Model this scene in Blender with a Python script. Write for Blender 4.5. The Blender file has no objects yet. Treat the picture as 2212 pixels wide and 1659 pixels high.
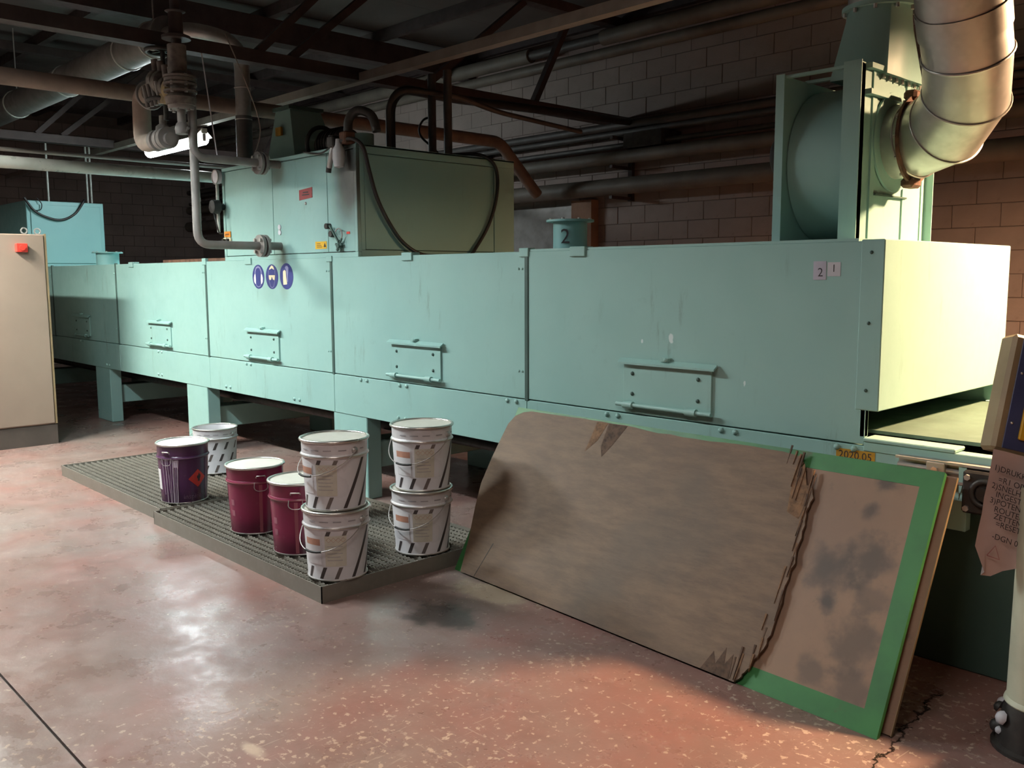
import bpy, bmesh, math, random
from mathutils import Vector, Matrix
random.seed(7)
S = bpy.context.scene
C = S.collection
PI = math.pi

# ------------------------------------------------------------------ camera
# camera 1.6 m above the floor, looking between -x (down the line) and +y (the back wall)
FPX = 1961.25
RIGHT = Vector((0.6897, 0.7240, -0.0038))
UP = Vector((-0.0833, 0.0841, 0.9930))
cam_d = bpy.data.cameras.new('camera'); cam = bpy.data.objects.new('camera', cam_d); C.objects.link(cam)
RIGHT.normalize(); BACK = RIGHT.cross(UP).normalized(); UP = BACK.cross(RIGHT).normalized()
mw = Matrix((RIGHT, UP, BACK)).transposed().to_4x4(); mw.translation = Vector((0, 0, 1.6))
cam.matrix_world = mw
cam_d.sensor_fit = 'HORIZONTAL'; cam_d.sensor_width = 36.0; cam_d.lens = FPX / 2212 * 36.0
cam_d.clip_start = 0.05; cam_d.clip_end = 100
S.camera = cam
# ------------------------------------------------------------------ world, exposure
w = bpy.data.worlds.new('world'); S.world = w; w.use_nodes = True
bgn = w.node_tree.nodes['Background']
bgn.inputs[0].default_value = (0.85, 0.62, 0.55, 1); bgn.inputs[1].default_value = 0.022
S.view_settings.view_transform = 'Standard'; S.view_settings.look = 'None'
S.view_settings.exposure = 0.0; S.view_settings.gamma = 1.0
S.view_settings.use_curve_mapping = False
# the tubes in the hall: (x0, x1, y, z, colour, radiance)
COOL = (0.80, 0.97, 1.0); NEUT = (1.0, 0.91, 0.84); WARM = (1.0, 0.61, 0.34)
LAMPS = [
    ('far', -11.5, -9.98, 4.72, 3.145, (0.86, 0.97, 1.0), 105.0),
    ('aisle_far', -9.40, -7.90, 1.03, 3.30, (0.99, 1.0, 0.90), 880.0),
    ('aisle_mid', -6.75, -5.25, 1.03, 3.30, (0.86, 0.98, 1.0), 420.0),
    ('aisle_near', -2.2, -0.7, 0.55, 3.30, NEUT, 105.0),
]

BULB = ((-0.45, 5.15, 2.92), WARM, 1850.0)     # high-bay lamp over the conveyor end

# ------------------------------------------------------------------ node helpers
class NT:
    def __init__(s, name):
        s.m = bpy.data.materials.new(name); s.m.use_nodes = True
        s.t = s.m.node_tree; s.b = s.t.nodes['Principled BSDF']; s._oc = None
    def n(s, typ, **kw):
        nd = s.t.nodes.new(typ)
        for k, v in kw.items(): setattr(nd, k, v)
        return nd
    def put(s, sock, v):
        if hasattr(v, 'is_output') or isinstance(v, bpy.types.NodeSocket): s.t.links.new(v, sock)
        elif isinstance(v, (tuple, list)) and len(v) == 3 and sock.type == 'RGBA': sock.default_value = (*v, 1)
        else: sock.default_value = v
    def oc(s):
        if s._oc is None: s._oc = s.n('ShaderNodeTexCoord').outputs['Object']
        return s._oc
    def mapv(s, scale=(1, 1, 1), loc=(0, 0, 0), vec=None):
        m = s.n('ShaderNodeMapping'); s.put(m.inputs[0], vec or s.oc())
        m.inputs['Scale'].default_value = scale; m.inputs['Location'].default_value = loc
        return m.outputs[0]
    def noise(s, scale, detail=4, rough=0.55, vec=None, dist=0.0):
        k = s.n('ShaderNodeTexNoise'); s.put(k.inputs['Vector'], vec or s.oc())
        k.inputs['Scale'].default_value = scale; k.inputs['Detail'].default_value = detail
        k.inputs['Roughness'].default_value = rough; k.inputs['Distortion'].default_value = dist
        return k.outputs['Fac']
    def voro(s, scale, vec=None, feat='F1'):
        k = s.n('ShaderNodeTexVoronoi', feature=feat); s.put(k.inputs['Vector'], vec or s.oc())
        k.inputs['Scale'].default_value = scale
        return k.outputs['Distance']
    def ramp(s, f, a, b, va=0.0, vb=1.0):
        k = s.n('ShaderNodeMapRange'); k.interpolation_type = 'SMOOTHSTEP'; s.put(k.inputs[0], f)
        k.inputs[1].default_value = a; k.inputs[2].default_value = b
        k.inputs[3].default_value = va; k.inputs[4].default_value = vb
        return k.outputs[0]
    def math(s, op, a, b=0.0):
        k = s.n('ShaderNodeMath', operation=op); s.put(k.inputs[0], a); s.put(k.inputs[1], b)
        return k.outputs[0]
    def mix(s, f, a, b, mode='MIX'):
        k = s.n('ShaderNodeMix', data_type='RGBA', blend_type=mode)
        s.put(k.inputs[0], f); s.put(k.inputs[6], a); s.put(k.inputs[7], b)
        return k.outputs[2]
    def sep(s, vec=None):
        k = s.n('ShaderNodeSeparateXYZ'); s.put(k.inputs[0], vec or s.oc()); return k.outputs
    def blob(s, p, r, soft=0.5, sc=(1, 1, 1), wob=0.0, wsc=4.0):
        # 1 inside a soft-edged, wobbly spot at p
        k = s.n('ShaderNodeVectorMath', operation='DISTANCE')
        s.put(k.inputs[0], s.mapv(sc)); k.inputs[1].default_value = tuple(p[i] * sc[i] for i in range(3))
        d = k.outputs['Value']
        if wob: d = s.math('ADD', d, s.math('MULTIPLY', s.math('SUBTRACT', s.noise(wsc), 0.5), wob))
        return s.ramp(d, r * (1 - soft), r, 1.0, 0.0)
    def bump(s, h, strength=0.3, dist=0.01):
        k = s.n('ShaderNodeBump'); s.put(k.inputs['Height'], h)
        k.inputs['Strength'].default_value = strength; k.inputs['Distance'].default_value = dist
        s.t.links.new(k.outputs[0], s.b.inputs['Normal'])
    def fin(s, col, rough=0.5, metal=0.0, spec=None):
        s.put(s.b.inputs['Base Color'], col); s.put(s.b.inputs['Roughness'], rough)
        s.put(s.b.inputs['Metallic'], metal)
        if spec is not None: s.b.inputs['Specular IOR Level'].default_value = spec
        return s.m
M = {}
def plain(name, col, rough=0.5, metal=0.0, var=0.12, sc=6.0):
    k = NT(name)
    f = k.noise(sc, 5)
    c = k.mix(k.ramp(f, 0.3, 0.75), col, tuple(v * (1 - var * 2) for v in col))
    r = k.ramp(k.noise(sc * 2.3, 3), 0.2, 0.8, max(0.03, rough - 0.08), min(1, rough + 0.1))
    M[name] = k.fin(c, r, metal)
    return M[name]

MINT = (0.295, 0.485, 0.445)
def mint(name, col, streak=0.5, extra=None, rough=0.42):
    k = NT(name)
    big = k.noise(0.9, 4); fine = k.noise(9, 6, 0.65)
    c = k.mix(k.ramp(big, 0.3, 0.75), col, tuple(v * u for v, u in zip(col, (0.86, 0.90, 0.93))))
    # dirty vertical dribbles
    st = k.noise(1.0, 6, 0.75, k.mapv((8, 8, 1.3)))
    gr = k.math('MULTIPLY', k.ramp(st, 0.55, 0.74), k.ramp(k.noise(2.2, 3), 0.42, 0.62))
    c = k.mix(k.math('MULTIPLY', gr, streak), c, (0.15, 0.22, 0.19))
    c = k.mix(k.ramp(fine, 0.62, 0.78, 0, 0.22), c, tuple(v * 0.62 for v in col))
    if extra: c = extra(k, c)
    k.bump(k.noise(3.0, 2), 0.06, 0.02)
    M[name] = k.fin(c, k.ramp(fine, 0.3, 0.7, rough - 0.06, rough + 0.14), 0.0)
    return M[name]
mint('mint', MINT)
mint('mint_plain', MINT, 0.2)
mint('mint_dark', (0.055, 0.105, 0.09), 0.3)
mint('mint_blue', (0.23, 0.45, 0.44), 0.25)

def soot(k, c):   # soot blown out under the burner's ignition lead, darker patch below the gas pipe
    a = k.blob((-5.51, 3.655, 2.27), 0.40, 0.75, (1.5, 1, 0.8), 0.14, 5)
    b = k.blob((-5.48, 3.655, 2.32), 0.26, 0.7, (1.4, 1, 0.8), 0.10, 8)
    c = k.mix(k.math('MULTIPLY', a, 0.85), c, (0.05, 0.045, 0.04))
    c = k.mix(k.math('MULTIPLY', b, 0.8), c, (0.03, 0.026, 0.024))
    g = k.blob((-6.43, 3.655, 1.77), 0.10, 0.9, (1.2, 1, 0.8), 0.05, 8)
    return k.mix(k.math('MULTIPLY', g, 0.5), c, (0.14, 0.16, 0.10))
def side_marks(k, c):  # darker patch below the gas pipe, then small white paint drips
    g = k.blob((-6.43, 3.655, 1.69), 0.22, 0.9, (2.0, 1, 0.55), 0.08, 6)
    c = k.mix(k.math('MULTIPLY', g, 0.55), c, (0.15, 0.18, 0.13))
    for p, r in (((-2.70, 3.655, 1.29), 0.020), ((-2.88, 3.655, 1.27), 0.009), ((-2.28, 3.655, 1.10), 0.010)):
        c = k.mix(k.blob(p, r, 0.3, (1.3, 1, 0.7), 0.02, 60), c, (0.62, 0.72, 0.70))
    return c

def galv(name, col=(0.56, 0.55, 0.52), rough=0.32, metal=0.85):
    k = NT(name)
    v = k.voro(28); f = k.noise(4, 5)
    c = k.mix(k.ramp(v, 0.0, 0.6), col, tuple(q * 0.92 for q in col))
    c = k.mix(k.ramp(f, 0.5, 0.8, 0, 0.5), c, (0.20, 0.17, 0.14))
    M[name] = k.fin(c, k.ramp(f, 0.25, 0.8, rough, rough + 0.22), metal)
galv('galv'); galv('steel', (0.50, 0.48, 0.46), 0.38, 0.7); galv('rim', (0.66, 0.64, 0.60), 0.24, 0.9)
galv('grating', (0.26, 0.24, 0.205), 0.45, 0.35)
galv('bar_steel', (0.40, 0.37, 0.32), 0.4, 0.5)
plain('pipe_grey', (0.28, 0.255, 0.24), 0.5, 0.2, 0.15)
plain('duct_grey', (0.20, 0.19, 0.18), 0.5, 0.2, 0.15)
plain('pipe_light', (0.50, 0.52, 0.48), 0.32, 0.1, 0.1)
plain('pipe_tan', (0.22, 0.15, 0.115), 0.7, 0, 0.15)
plain('pipe_dark', (0.085, 0.075, 0.07), 0.55, 0.2, 0.15)
plain('pipe_wall', (0.15, 0.125, 0.10), 0.6, 0, 0.2, 3)
plain('truss_paint', (0.055, 0.037, 0.034), 0.65, 0, 0.2)
plain('trunk_white', (0.30, 0.26, 0.225), 0.5)
plain('valve_iron', (0.24, 0.20, 0.175), 0.6, 0.3, 0.3, 14)
plain('valve_brass', (0.34, 0.25, 0.12), 0.55, 0.3, 0.25, 14)
plain('insulation', (0.42, 0.34, 0.28), 0.75, 0, 0.12, 9)
plain('rubber', (0.018, 0.017, 0.017), 0.45, 0, 0.2)
plain('dark_iron', (0.045, 0.04, 0.037), 0.5, 0.3, 0.25, 15)
plain('rust', (0.16, 0.075, 0.045), 0.75, 0.1, 0.3, 20)
plain('cabinet', (0.27, 0.205, 0.16), 0.5, 0, 0.06, 2)
plain('plinth', (0.075, 0.06, 0.05), 0.6)
plain('red', (0.62, 0.045, 0.03), 0.4, 0, 0.05)
plain('red_dull', (0.27, 0.02, 0.024), 0.5, 0, 0.1)
plain('yellow', (0.72, 0.42, 0.02), 0.45, 0, 0.06)
plain('yellow_dirty', (0.50, 0.27, 0.02), 0.55, 0, 0.15, 25)
plain('orange', (0.78, 0.28, 0.03), 0.5, 0, 0.06)
plain('sign_blue', (0.035, 0.05, 0.21), 0.35, 0, 0.06)
plain('sign_white', (0.70, 0.69, 0.74), 0.4, 0, 0.04)
plain('sign_cream', (0.80, 0.70, 0.48), 0.45, 0, 0.05)
plain('sign_lilac', (0.25, 0.25, 0.42), 0.4, 0, 0.05)
plain('paper', (0.52, 0.52, 0.56), 0.6, 0, 0.05)
plain('paper_sleeve', (0.52, 0.51, 0.60), 0.16, 0, 0.08, 14)
plain('note_paper', (0.52, 0.41, 0.38), 0.5, 0, 0.06)
plain('ink', (0.03, 0.025, 0.03), 0.6)
plain('ink_red', (0.36, 0.16, 0.15), 0.6)
plain('pail_white', (0.66, 0.64, 0.66), 0.30, 0, 0.04, 4)
plain('stripe', (0.07, 0.06, 0.06), 0.4)
plain('stripe_pale', (0.17, 0.14, 0.13), 0.4)
plain('label_cream', (0.60, 0.57, 0.48), 0.5, 0, 0.05, 30)
plain('label_orange', (0.52, 0.26, 0.18), 0.5, 0, 0.1, 30)
plain('label_white', (0.72, 0.70, 0.72), 0.45, 0, 0.04)
plain('print_grey', (0.36, 0.34, 0.36), 0.5)
plain('lid', (0.66, 0.63, 0.55), 0.45, 0, 0.05)
plain('lid_white', (0.80, 0.74, 0.74), 0.4, 0, 0.05)
plain('drip_paint', (0.55, 0.45, 0.55), 0.35)
plain('panel_blue', (0.055, 0.07, 0.17), 0.45)
plain('panel_tan', (0.30, 0.22, 0.12), 0.5)
plain('brick_brown', (0.30, 0.17, 0.11), 0.8)
plain('belt', (0.10, 0.165, 0.13), 0.55, 0, 0.1)
plain('post_paint', (0.50, 0.52, 0.40), 0.5, 0, 0.1)
plain('black', (0.012, 0.012, 0.012), 0.6)
plain('spark_white', (0.55, 0.54, 0.55), 0.35)
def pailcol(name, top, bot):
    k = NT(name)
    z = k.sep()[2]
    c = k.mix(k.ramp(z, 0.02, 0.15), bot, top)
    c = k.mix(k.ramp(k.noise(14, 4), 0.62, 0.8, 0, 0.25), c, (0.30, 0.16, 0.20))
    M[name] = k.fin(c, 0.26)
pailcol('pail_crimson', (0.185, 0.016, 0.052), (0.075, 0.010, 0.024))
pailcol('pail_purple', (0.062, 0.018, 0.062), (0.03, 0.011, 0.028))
# MDF board, plywood, green paint
k = NT('hardboard')
c = k.mix(k.ramp(k.noise(2.5, 5), 0.3, 0.7), (0.29, 0.18, 0.115), (0.225, 0.14, 0.095))
def on_board(a, b): return (0.998 * a + 0.03 * b, -0.058 * a + 0.518 * b, 0.855 * b)
for a_, b_, r_, al in ((2.05, 0.54, 0.13, 0.8), (2.19, 0.62, 0.13, 0.75), (2.08, 0.41, 0.06, 0.9), (2.22, 0.29, 0.16, 0.6), (2.17, 0.93, 0.07, 0.8), (2.13, 0.80, 0.05, 0.7), (2.26, 0.13, 0.12, 0.55), (2.11, 0.14, 0.10, 0.55), (2.24, 0.47, 0.10, 0.45)):
    c = k.mix(k.math('MULTIPLY', k.blob(on_board(a_, b_), r_, 0.8, (1, 1, 1), r_ * 1.6, 11), al), c, (0.06, 0.05, 0.045))
c = k.mix(k.ramp(k.noise(9, 6, 0.7), 0.58, 0.74, 0, 0.45), c, (0.10, 0.075, 0.06))
k.bump(k.noise(60, 2), 0.1, 0.002); M['hardboard'] = k.fin(c, 0.62)
k = NT('plywood')
g = k.noise(3.2, 7, 0.7, k.mapv((1.6, 7, 7)))
c = k.mix(k.ramp(g, 0.3, 0.72), (0.19, 0.118, 0.070), (0.122, 0.076, 0.048))
c = k.mix(k.ramp(k.noise(26, 4, 0.6, k.mapv((1, 10, 10))), 0.58, 0.75, 0, 0.5), c, (0.055, 0.038, 0.03))
c = k.mix(k.ramp(k.noise(1.6, 4), 0.52, 0.75, 0, 0.55), c, (0.095, 0.072, 0.055))
k.bump(g, 0.25, 0.004); M['plywood'] = k.fin(c, 0.68)
plain('ply_edge', (0.22, 0.115, 0.055), 0.8, 0, 0.3, 40)
plain('ply_torn', (0.12, 0.07, 0.045), 0.85, 0, 0.3, 40)
k = NT('green_paint')
c = k.mix(k.ramp(k.noise(5, 5), 0.35, 0.75), (0.038, 0.19, 0.05), (0.026, 0.13, 0.038))
c = k.mix(k.ramp(k.noise(6, 5, 0.65), 0.60, 0.74, 0, 0.85), c, (0.085, 0.06, 0.04))
M['green_paint'] = k.fin(c, 0.5)
# floor: worn red floor paint
k = NT('floor_paint')
red = k.mix(k.ramp(k.noise(1.3, 5), 0.3, 0.7), (0.25, 0.118, 0.100), (0.22, 0.142, 0.124))
worn = k.ramp(k.math('ADD', k.math('MULTIPLY', k.noise(0.55, 4, 0.5), 0.7), k.math('MULTIPLY', k.noise(2.8, 4, 0.5), 0.4)), 0.42, 0.76, 0, 0.9)
c = k.mix(worn, red, (0.245, 0.205, 0.188))
c = k.mix(k.ramp(k.noise(0.8, 3, 0.5, k.mapv((1, 1, 1), (7, 3, 0))), 0.60, 0.8, 0, 0.6), c, (0.31, 0.10, 0.08))
c = k.mix(k.ramp(k.noise(3.6, 3, 0.5, k.mapv((1, 1, 1), (2, 9, 0))), 0.48, 0.85, 0, 0.6), c, (0.165, 0.12, 0.10))
# chipped-out pale specks, denser towards the conveyor end where pallets scrape
sp = k.noise(34, 3, 0.55); sp2 = k.noise(15, 5, 0.7, k.mapv((1, 1, 1), (3.3, 1.7, 0)))
dens = k.math('ADD', k.ramp(k.noise(1.1, 3), 0.35, 0.7, 0, 0.07), k.ramp(k.sep()[0], -5.0, -2.4, 0, 0.065))
c = k.mix(k.ramp(k.noise(11, 6, 0.6), 0.45, 0.80, 0, 0.5), c, (0.16, 0.10, 0.085))
c = k.mix(k.ramp(k.noise(19, 5, 0.7, k.mapv((1, 1, 1), (5, 5, 0))), 0.56, 0.72, 0, 0.4), c, (0.36, 0.29, 0.255))
c = k.mix(k.ramp(k.math('ADD', sp, dens), 0.70, 0.75, 0, 0.85), c, (0.46, 0.36, 0.29))
c = k.mix(k.ramp(k.math('ADD', sp2, dens), 0.735, 0.79, 0, 0.75), c, (0.42, 0.335, 0.275))
scr = k.noise(1.0, 4, 0.6, k.mapv((60, 6, 5)), 0.9)
c = k.mix(k.ramp(k.math('ADD', scr, dens), 0.75, 0.81, 0, 0.6), c, (0.42, 0.34, 0.28))
scr2 = k.noise(1.0, 4, 0.6, k.mapv((5, 48, 5), (1, 4, 0)), 0.9)
c = k.mix(k.ramp(k.math('ADD', scr2, dens), 0.76, 0.82, 0, 0.6), c, (0.40, 0.32, 0.27))
for p, r, col, sc, a in (((-3.25, 2.62, 0), 0.26, (0.03, 0.025, 0.022), (1, 1.3, 1), 0.85),
                         ((-3.30, 3.02, 0), 0.30, (0.42, 0.36, 0.27), (0.9, 1.6, 1), 0.75),
                         ((-2.74, 1.37, 0), 0.07, (0.45, 0.38, 0.31), (0.7, 1.7, 1), 0.9)):
    c = k.mix(k.math('MULTIPLY', k.blob(p, r, 0.6, sc, r * 1.4, 7), a), c, col)
# jagged crack beside the conveyor end
xyz = k.sep(); wob = k.math('MULTIPLY', k.math('SUBTRACT', k.noise(9, 4, 0.7), 0.5), 0.16)
ln = k.math('ABSOLUTE', k.math('ADD', k.math('ADD', xyz[0], 1.25), k.math('ADD', wob, k.math('MULTIPLY', k.math('SUBTRACT', xyz[1], 3.1), 0.12))))
cr = k.math('MULTIPLY', k.ramp(ln, 0.003, 0.010, 1, 0), k.math('MULTIPLY', k.ramp(xyz[1], 2.3, 2.5), k.ramp(xyz[1], 3.45, 3.55, 1, 0)))
c = k.mix(cr, c, (0.02, 0.012, 0.01))
k.bump(k.math('ADD', k.noise(7, 5), k.math('MULTIPLY', sp, 0.3)), 0.16, 0.012)
M['floor_paint'] = k.fin(c, k.ramp(k.noise(3.1, 5, 0.65), 0.3, 0.72, 0.22, 0.46), 0.0, 0.5)
# wall blocks, roof boards
k = NT('wall_block')
c = k.mix(k.ramp(k.noise(2.2, 5), 0.3, 0.7), (0.29, 0.225, 0.20), (0.235, 0.185, 0.165))
c = k.mix(k.ramp(k.noise(9, 5, 0.6), 0.64, 0.8, 0, 0.5), c, (0.18, 0.13, 0.11))
k.bump(k.noise(45, 3), 0.35, 0.006); M['wall_block'] = k.fin(c, 0.7)
plain('mortar', (0.15, 0.115, 0.10), 0.9)
k = NT('roof_board')
c = k.mix(k.ramp(k.noise(0.9, 5), 0.3, 0.7), (0.115, 0.099, 0.093), (0.075, 0.065, 0.061))
k.bump(k.noise(40, 3), 0.3, 0.006); M['roof_board'] = k.fin(c, 0.85)

def emit(name, col, st):
    k = NT(name); k.fin((0.8, 0.8, 0.8), 0.5)
    k.b.inputs['Emission Color'].default_value = (*col, 1); k.b.inputs['Emission Strength'].default_value = st
    M[name] = k.m

# ------------------------------------------------------------------ mesh helpers
class MB:
    def __init__(s): s.v = []; s.f = []
    def add(s, vs, fs):
        o = len(s.v); s.v += [tuple(p) for p in vs]; s.f += [tuple(i + o for i in q) for q in fs]; return s
    def box(s, x0, x1, y0, y1, z0, z1):
        return s.add([(x0, y0, z0), (x1, y0, z0), (x1, y1, z0), (x0, y1, z0), (x0, y0, z1), (x1, y0, z1), (x1, y1, z1), (x0, y1, z1)],
                     [(0, 3, 2, 1), (4, 5, 6, 7), (0, 1, 5, 4), (1, 2, 6, 5), (2, 3, 7, 6), (3, 0, 4, 7)])
    def bar(s, p, q, w, h, up=(0, 0, 1)):
        p, q = Vector(p), Vector(q); d = (q - p).normalized(); u = Vector(up)
        a = d.cross(u).normalized() * w / 2; b = a.cross(d).normalized() * h / 2
        vs = [e + i * a + j * b for e in (p, q) for i, j in ((-1, -1), (1, -1), (1, 1), (-1, 1))]
        return s.add(vs, [(3, 2, 1, 0), (4, 5, 6, 7), (0, 1, 5, 4), (1, 2, 6, 5), (2, 3, 7, 6), (3, 0, 4, 7)])
    def tube(s, path, r, n=12, caps=True):
        P = [Vector(p) for p in path]; R = r if isinstance(r, (list, tuple)) else [r] * len(P)
        ts = []
        for i in range(len(P)):
            a = P[max(0, i - 1)]; b = P[min(len(P) - 1, i + 1)]; ts.append((b - a).normalized())
        t0 = ts[0]; u = t0.orthogonal().normalized(); vs = []; fs = []
        for i, p in enumerate(P):
            if i: u = (ts[i - 1].rotation_difference(ts[i]) @ u).normalized()
            w_ = ts[i].cross(u)
            k = 1.0
            if 0 < i < len(P) - 1:
                h = (P[i] - P[i - 1]).normalized().dot(ts[i]); k = 1 / max(0.6, h)
            for j in range(n):
                a = 2 * PI * j / n; vs.append(p + (u * math.cos(a) + w_ * math.sin(a)) * R[i])
        for i in range(len(P) - 1):
            for j in range(n):
                fs.append((i * n + j, i * n + (j + 1) % n, (i + 1) * n + (j + 1) % n, (i + 1) * n + j))
        if caps:
            fs.append(tuple(reversed(range(n)))); fs.append(tuple((len(P) - 1) * n + j for j in range(n)))
        return s.add(vs, fs)
    def cyl(s, p, q, r, r2=None, n=20, caps=True): return s.tube([p, q], [r, r if r2 is None else r2], n, caps)
    def lathe(s, prof, c=(0, 0, 0), n=40, axis=2, close=False):
        vs = []; fs = []; m = len(prof)
        for r, z in prof:
            for j in range(n):
                a = 2 * PI * j / n; x, y = r * math.cos(a), r * math.sin(a)
                q = (x, y, z) if axis == 2 else ((z, x, y) if axis == 0 else (y, z, x))
                vs.append((q[0] + c[0], q[1] + c[1], q[2] + c[2]))
        for i in range(m - 1 if not close else m):
            for j in range(n):
                i2 = (i + 1) % m
                fs.append((i * n + j, i * n + (j + 1) % n, i2 * n + (j + 1) % n, i2 * n + j))
        if not close:
            if prof[0][0] > 0: fs.append(tuple(reversed(range(n))))
            if prof[-1][0] > 0: fs.append(tuple((m - 1) * n + j for j in range(n)))
        return s.add(vs, fs)
    def ring(s, c, R, r, n=40, k=8, axis=2):
        return s.lathe([(R + r * math.cos(2 * PI * i / k), r * math.sin(2 * PI * i / k)) for i in range(k)], c, n, axis, True)
    def prism(s, poly, o, u, v, th):
        o, u, v = Vector(o), Vector(u), Vector(v); nn = u.cross(v).normalized()
        n = len(poly); vs = [o + u * a + v * b for a, b in poly] + [o + u * a + v * b + nn * th for a, b in poly]
        fs = [tuple(reversed(range(n))), tuple(range(n, 2 * n))] + [(i, (i + 1) % n, n + (i + 1) % n, n + i) for i in range(n)]
        return s.add(vs, fs)
    def dome(s, c, d, r, n=8):
        d = Vector(d).normalized(); c = Vector(c)
        return s.tube([c, c + d * r * 0.5, c + d * r * 0.85], [r, r * 0.85, r * 0.35], n)
    def hexbolt(s, c, d, r, h): return s.tube([c, Vector(c) + Vector(d).normalized() * h], r, 6)
    def patch(s, rf, t0, t1, z0, z1, sh=0.0, n=8, off=0.0007, m=1):
        # piece of a label bent onto a pail: angles in degrees, sh = lean in degrees over its height
        vs = []; fs = []
        for i in range(m + 1):
            z = z0 + (z1 - z0) * i / m
            for j in range(n + 1):
                a = math.radians(t0 + (t1 - t0) * j / n + sh * i / m); r = rf(z) + off
                vs.append((r * math.cos(a), r * math.sin(a), z))
        for i in range(m):
            for j in range(n): fs.append((i * (n + 1) + j, i * (n + 1) + j + 1, (i + 1) * (n + 1) + j + 1, (i + 1) * (n + 1) + j))
        return s.add(vs, fs)
    def build(s, name, mat, parent=None, smooth=None, bevel=0.0, local=False, seg=1):
        me = bpy.data.meshes.new(name)
        vs = s.v
        if parent is not None and not local:
            o = origin(parent); vs = [(p[0] - o.x, p[1] - o.y, p[2] - o.z) for p in s.v]
        me.from_pydata(vs, [], s.f)
        bm = bmesh.new(); bm.from_mesh(me)
        bmesh.ops.recalc_face_normals(bm, faces=bm.faces)
        if bevel: bmesh.ops.bevel(bm, geom=[e for e in bm.edges if e.is_manifold and e.calc_face_angle(0) > 0.5], offset=bevel, segments=seg, affect='EDGES', clamp_overlap=True)
        bm.to_mesh(me); bm.free()
        if smooth is not None:
            me.shade_smooth(); me.set_sharp_from_angle(angle=math.radians(smooth))
        return link(name, me, mat, parent)
def origin(o):
    v = Vector((0, 0, 0))
    while o is not None: v = v + o.location; o = o.parent
    return v
def link(name, me, mat, parent=None, loc=None):
    o = bpy.data.objects.new(name, me); C.objects.link(o)
    if mat is not None and len(me.materials) == 0: me.materials.append(M[mat] if isinstance(mat, str) else mat)
    if parent is not None: o.parent = parent
    if loc is not None:
        o.location = Vector(loc) - (origin(parent) if parent is not None else Vector((0, 0, 0)))
    return o
def thing(name, label, cat, loc=(0, 0, 0), rz=0.0, group=None):
    o = bpy.data.objects.new(name, None); C.objects.link(o); o.location = loc; o.rotation_euler = (0, 0, rz)
    o.empty_display_size = 0.1; return tag(o, label, cat, group)
def tag(o, label, cat, group=None):
    o['label'] = label; o['category'] = cat
    if group: o['group'] = group
    return o
def struct(o): o['kind'] = 'structure'; return o
def stuff(o): o['kind'] = 'stuff'; return o
def arc(c, r, a0, a1, u, v, n=8):
    c, u, v = Vector(c), Vector(u), Vector(v)
    return [c + (u * math.cos(a0 + (a1 - a0) * i / n) + v * math.sin(a0 + (a1 - a0) * i / n)) * r for i in range(n + 1)]
def bend(path, r, n=6):
    # round the corners of a polyline
    P = [Vector(p) for p in path]; out = [P[0]]
    for i in range(1, len(P) - 1):
        a, b, c = P[i - 1], P[i], P[i + 1]; d1 = (a - b).normalized(); d2 = (c - b).normalized()
        rr = min(r, (a - b).length * 0.49, (c - b).length * 0.49)
        p, q = b + d1 * rr, b + d2 * rr
        for j in range(n + 1):
            t = j / n; out.append(p * (1 - t) ** 2 + b * 2 * t * (1 - t) + q * t * t)
    return out + [P[-1]]
def text_mesh(txt, size, shear=0.0):
    cu = bpy.data.curves.new('t', 'FONT'); cu.body = txt; cu.size = size; cu.align_x = 'CENTER'; cu.align_y = 'CENTER'
    cu.resolution_u = 3; cu.shear = shear
    o = bpy.data.objects.new('t', cu); C.objects.link(o)
    dg = bpy.context.evaluated_depsgraph_get(); e = o.evaluated_get(dg); me = e.to_mesh()
    vs = [v.co.copy() for v in me.vertices]; fs = [tuple(p.vertices) for p in me.polygons]
    e.to_mesh_clear(); bpy.data.objects.remove(o); bpy.data.curves.remove(cu)
    return vs, fs
def text_on(mb, txt, size, o, u, v, off=0.0006, left=False):
    vs, fs = text_mesh(txt, size); o, u, v = Vector(o), Vector(u), Vector(v); nn = u.cross(v)
    sx = -min(p.x for p in vs) if left and vs else 0
    return mb.add([o + u * (p.x + sx) + v * p.y + nn * off for p in vs], fs)

# ================================================================== THE ROOM
YW = 8.40; ZR = 4.6
fl = MB().box(-18, 3.2, 0.924, YW, -0.12, 0.0).build('floor', 'floor_paint'); struct(fl)
MB().box(-18, 3.2, -3.0, 0.914, -0.12, 0.0).build('floor_slab', 'floor_paint', fl)
MB().box(-18, 3.2, 0.913, 0.925, -0.12, -0.014).build('joint_filler', 'plinth', fl)
# back wall: mortar core and blocks laid in running bond, the ones that show each their own
wb = struct(MB().box(-18, 3.2, YW, YW + 0.2, 0, ZR).build('wall_back', 'mortar'))
bw, bh = 0.40, 0.20
def block_mesh(wd):
    h = MB().box(0.0025, wd - 0.0025, -0.007, 0.02, 0.0025, bh - 0.0025)
    o = h.build('block', 'wall_block', None, None, 0.004); me = o.data; bpy.data.objects.remove(o); return me
bm_full, rest = block_mesh(bw), MB()
n_blocks = 0
for row in range(int(ZR / bh)):
    z = row * bh
    for i in range(-46, 9):
        x = i * bw + (bw / 2 if row % 2 else 0.0)
        if x < -18 or x > 2.8: continue
        if -9.4 < x < -1.95 and 0.95 < z < 3.85 and n_blocks < 300:
            link('block', bm_full, None, wb, (x, YW + random.uniform(-0.003, 0.003), z)); n_blocks += 1
        else: rest.box(x + 0.0025, x + bw - 0.0025, YW - 0.007, YW + 0.02, z + 0.0025, z + bh - 0.0025)
stuff(rest.build('distant_blocks', 'wall_block', wb))
wl = struct(MB().box(-18.2, -18, -3, YW + 0.2, 0, ZR).build('wall_left', 'mortar'))
rest = MB()
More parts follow.
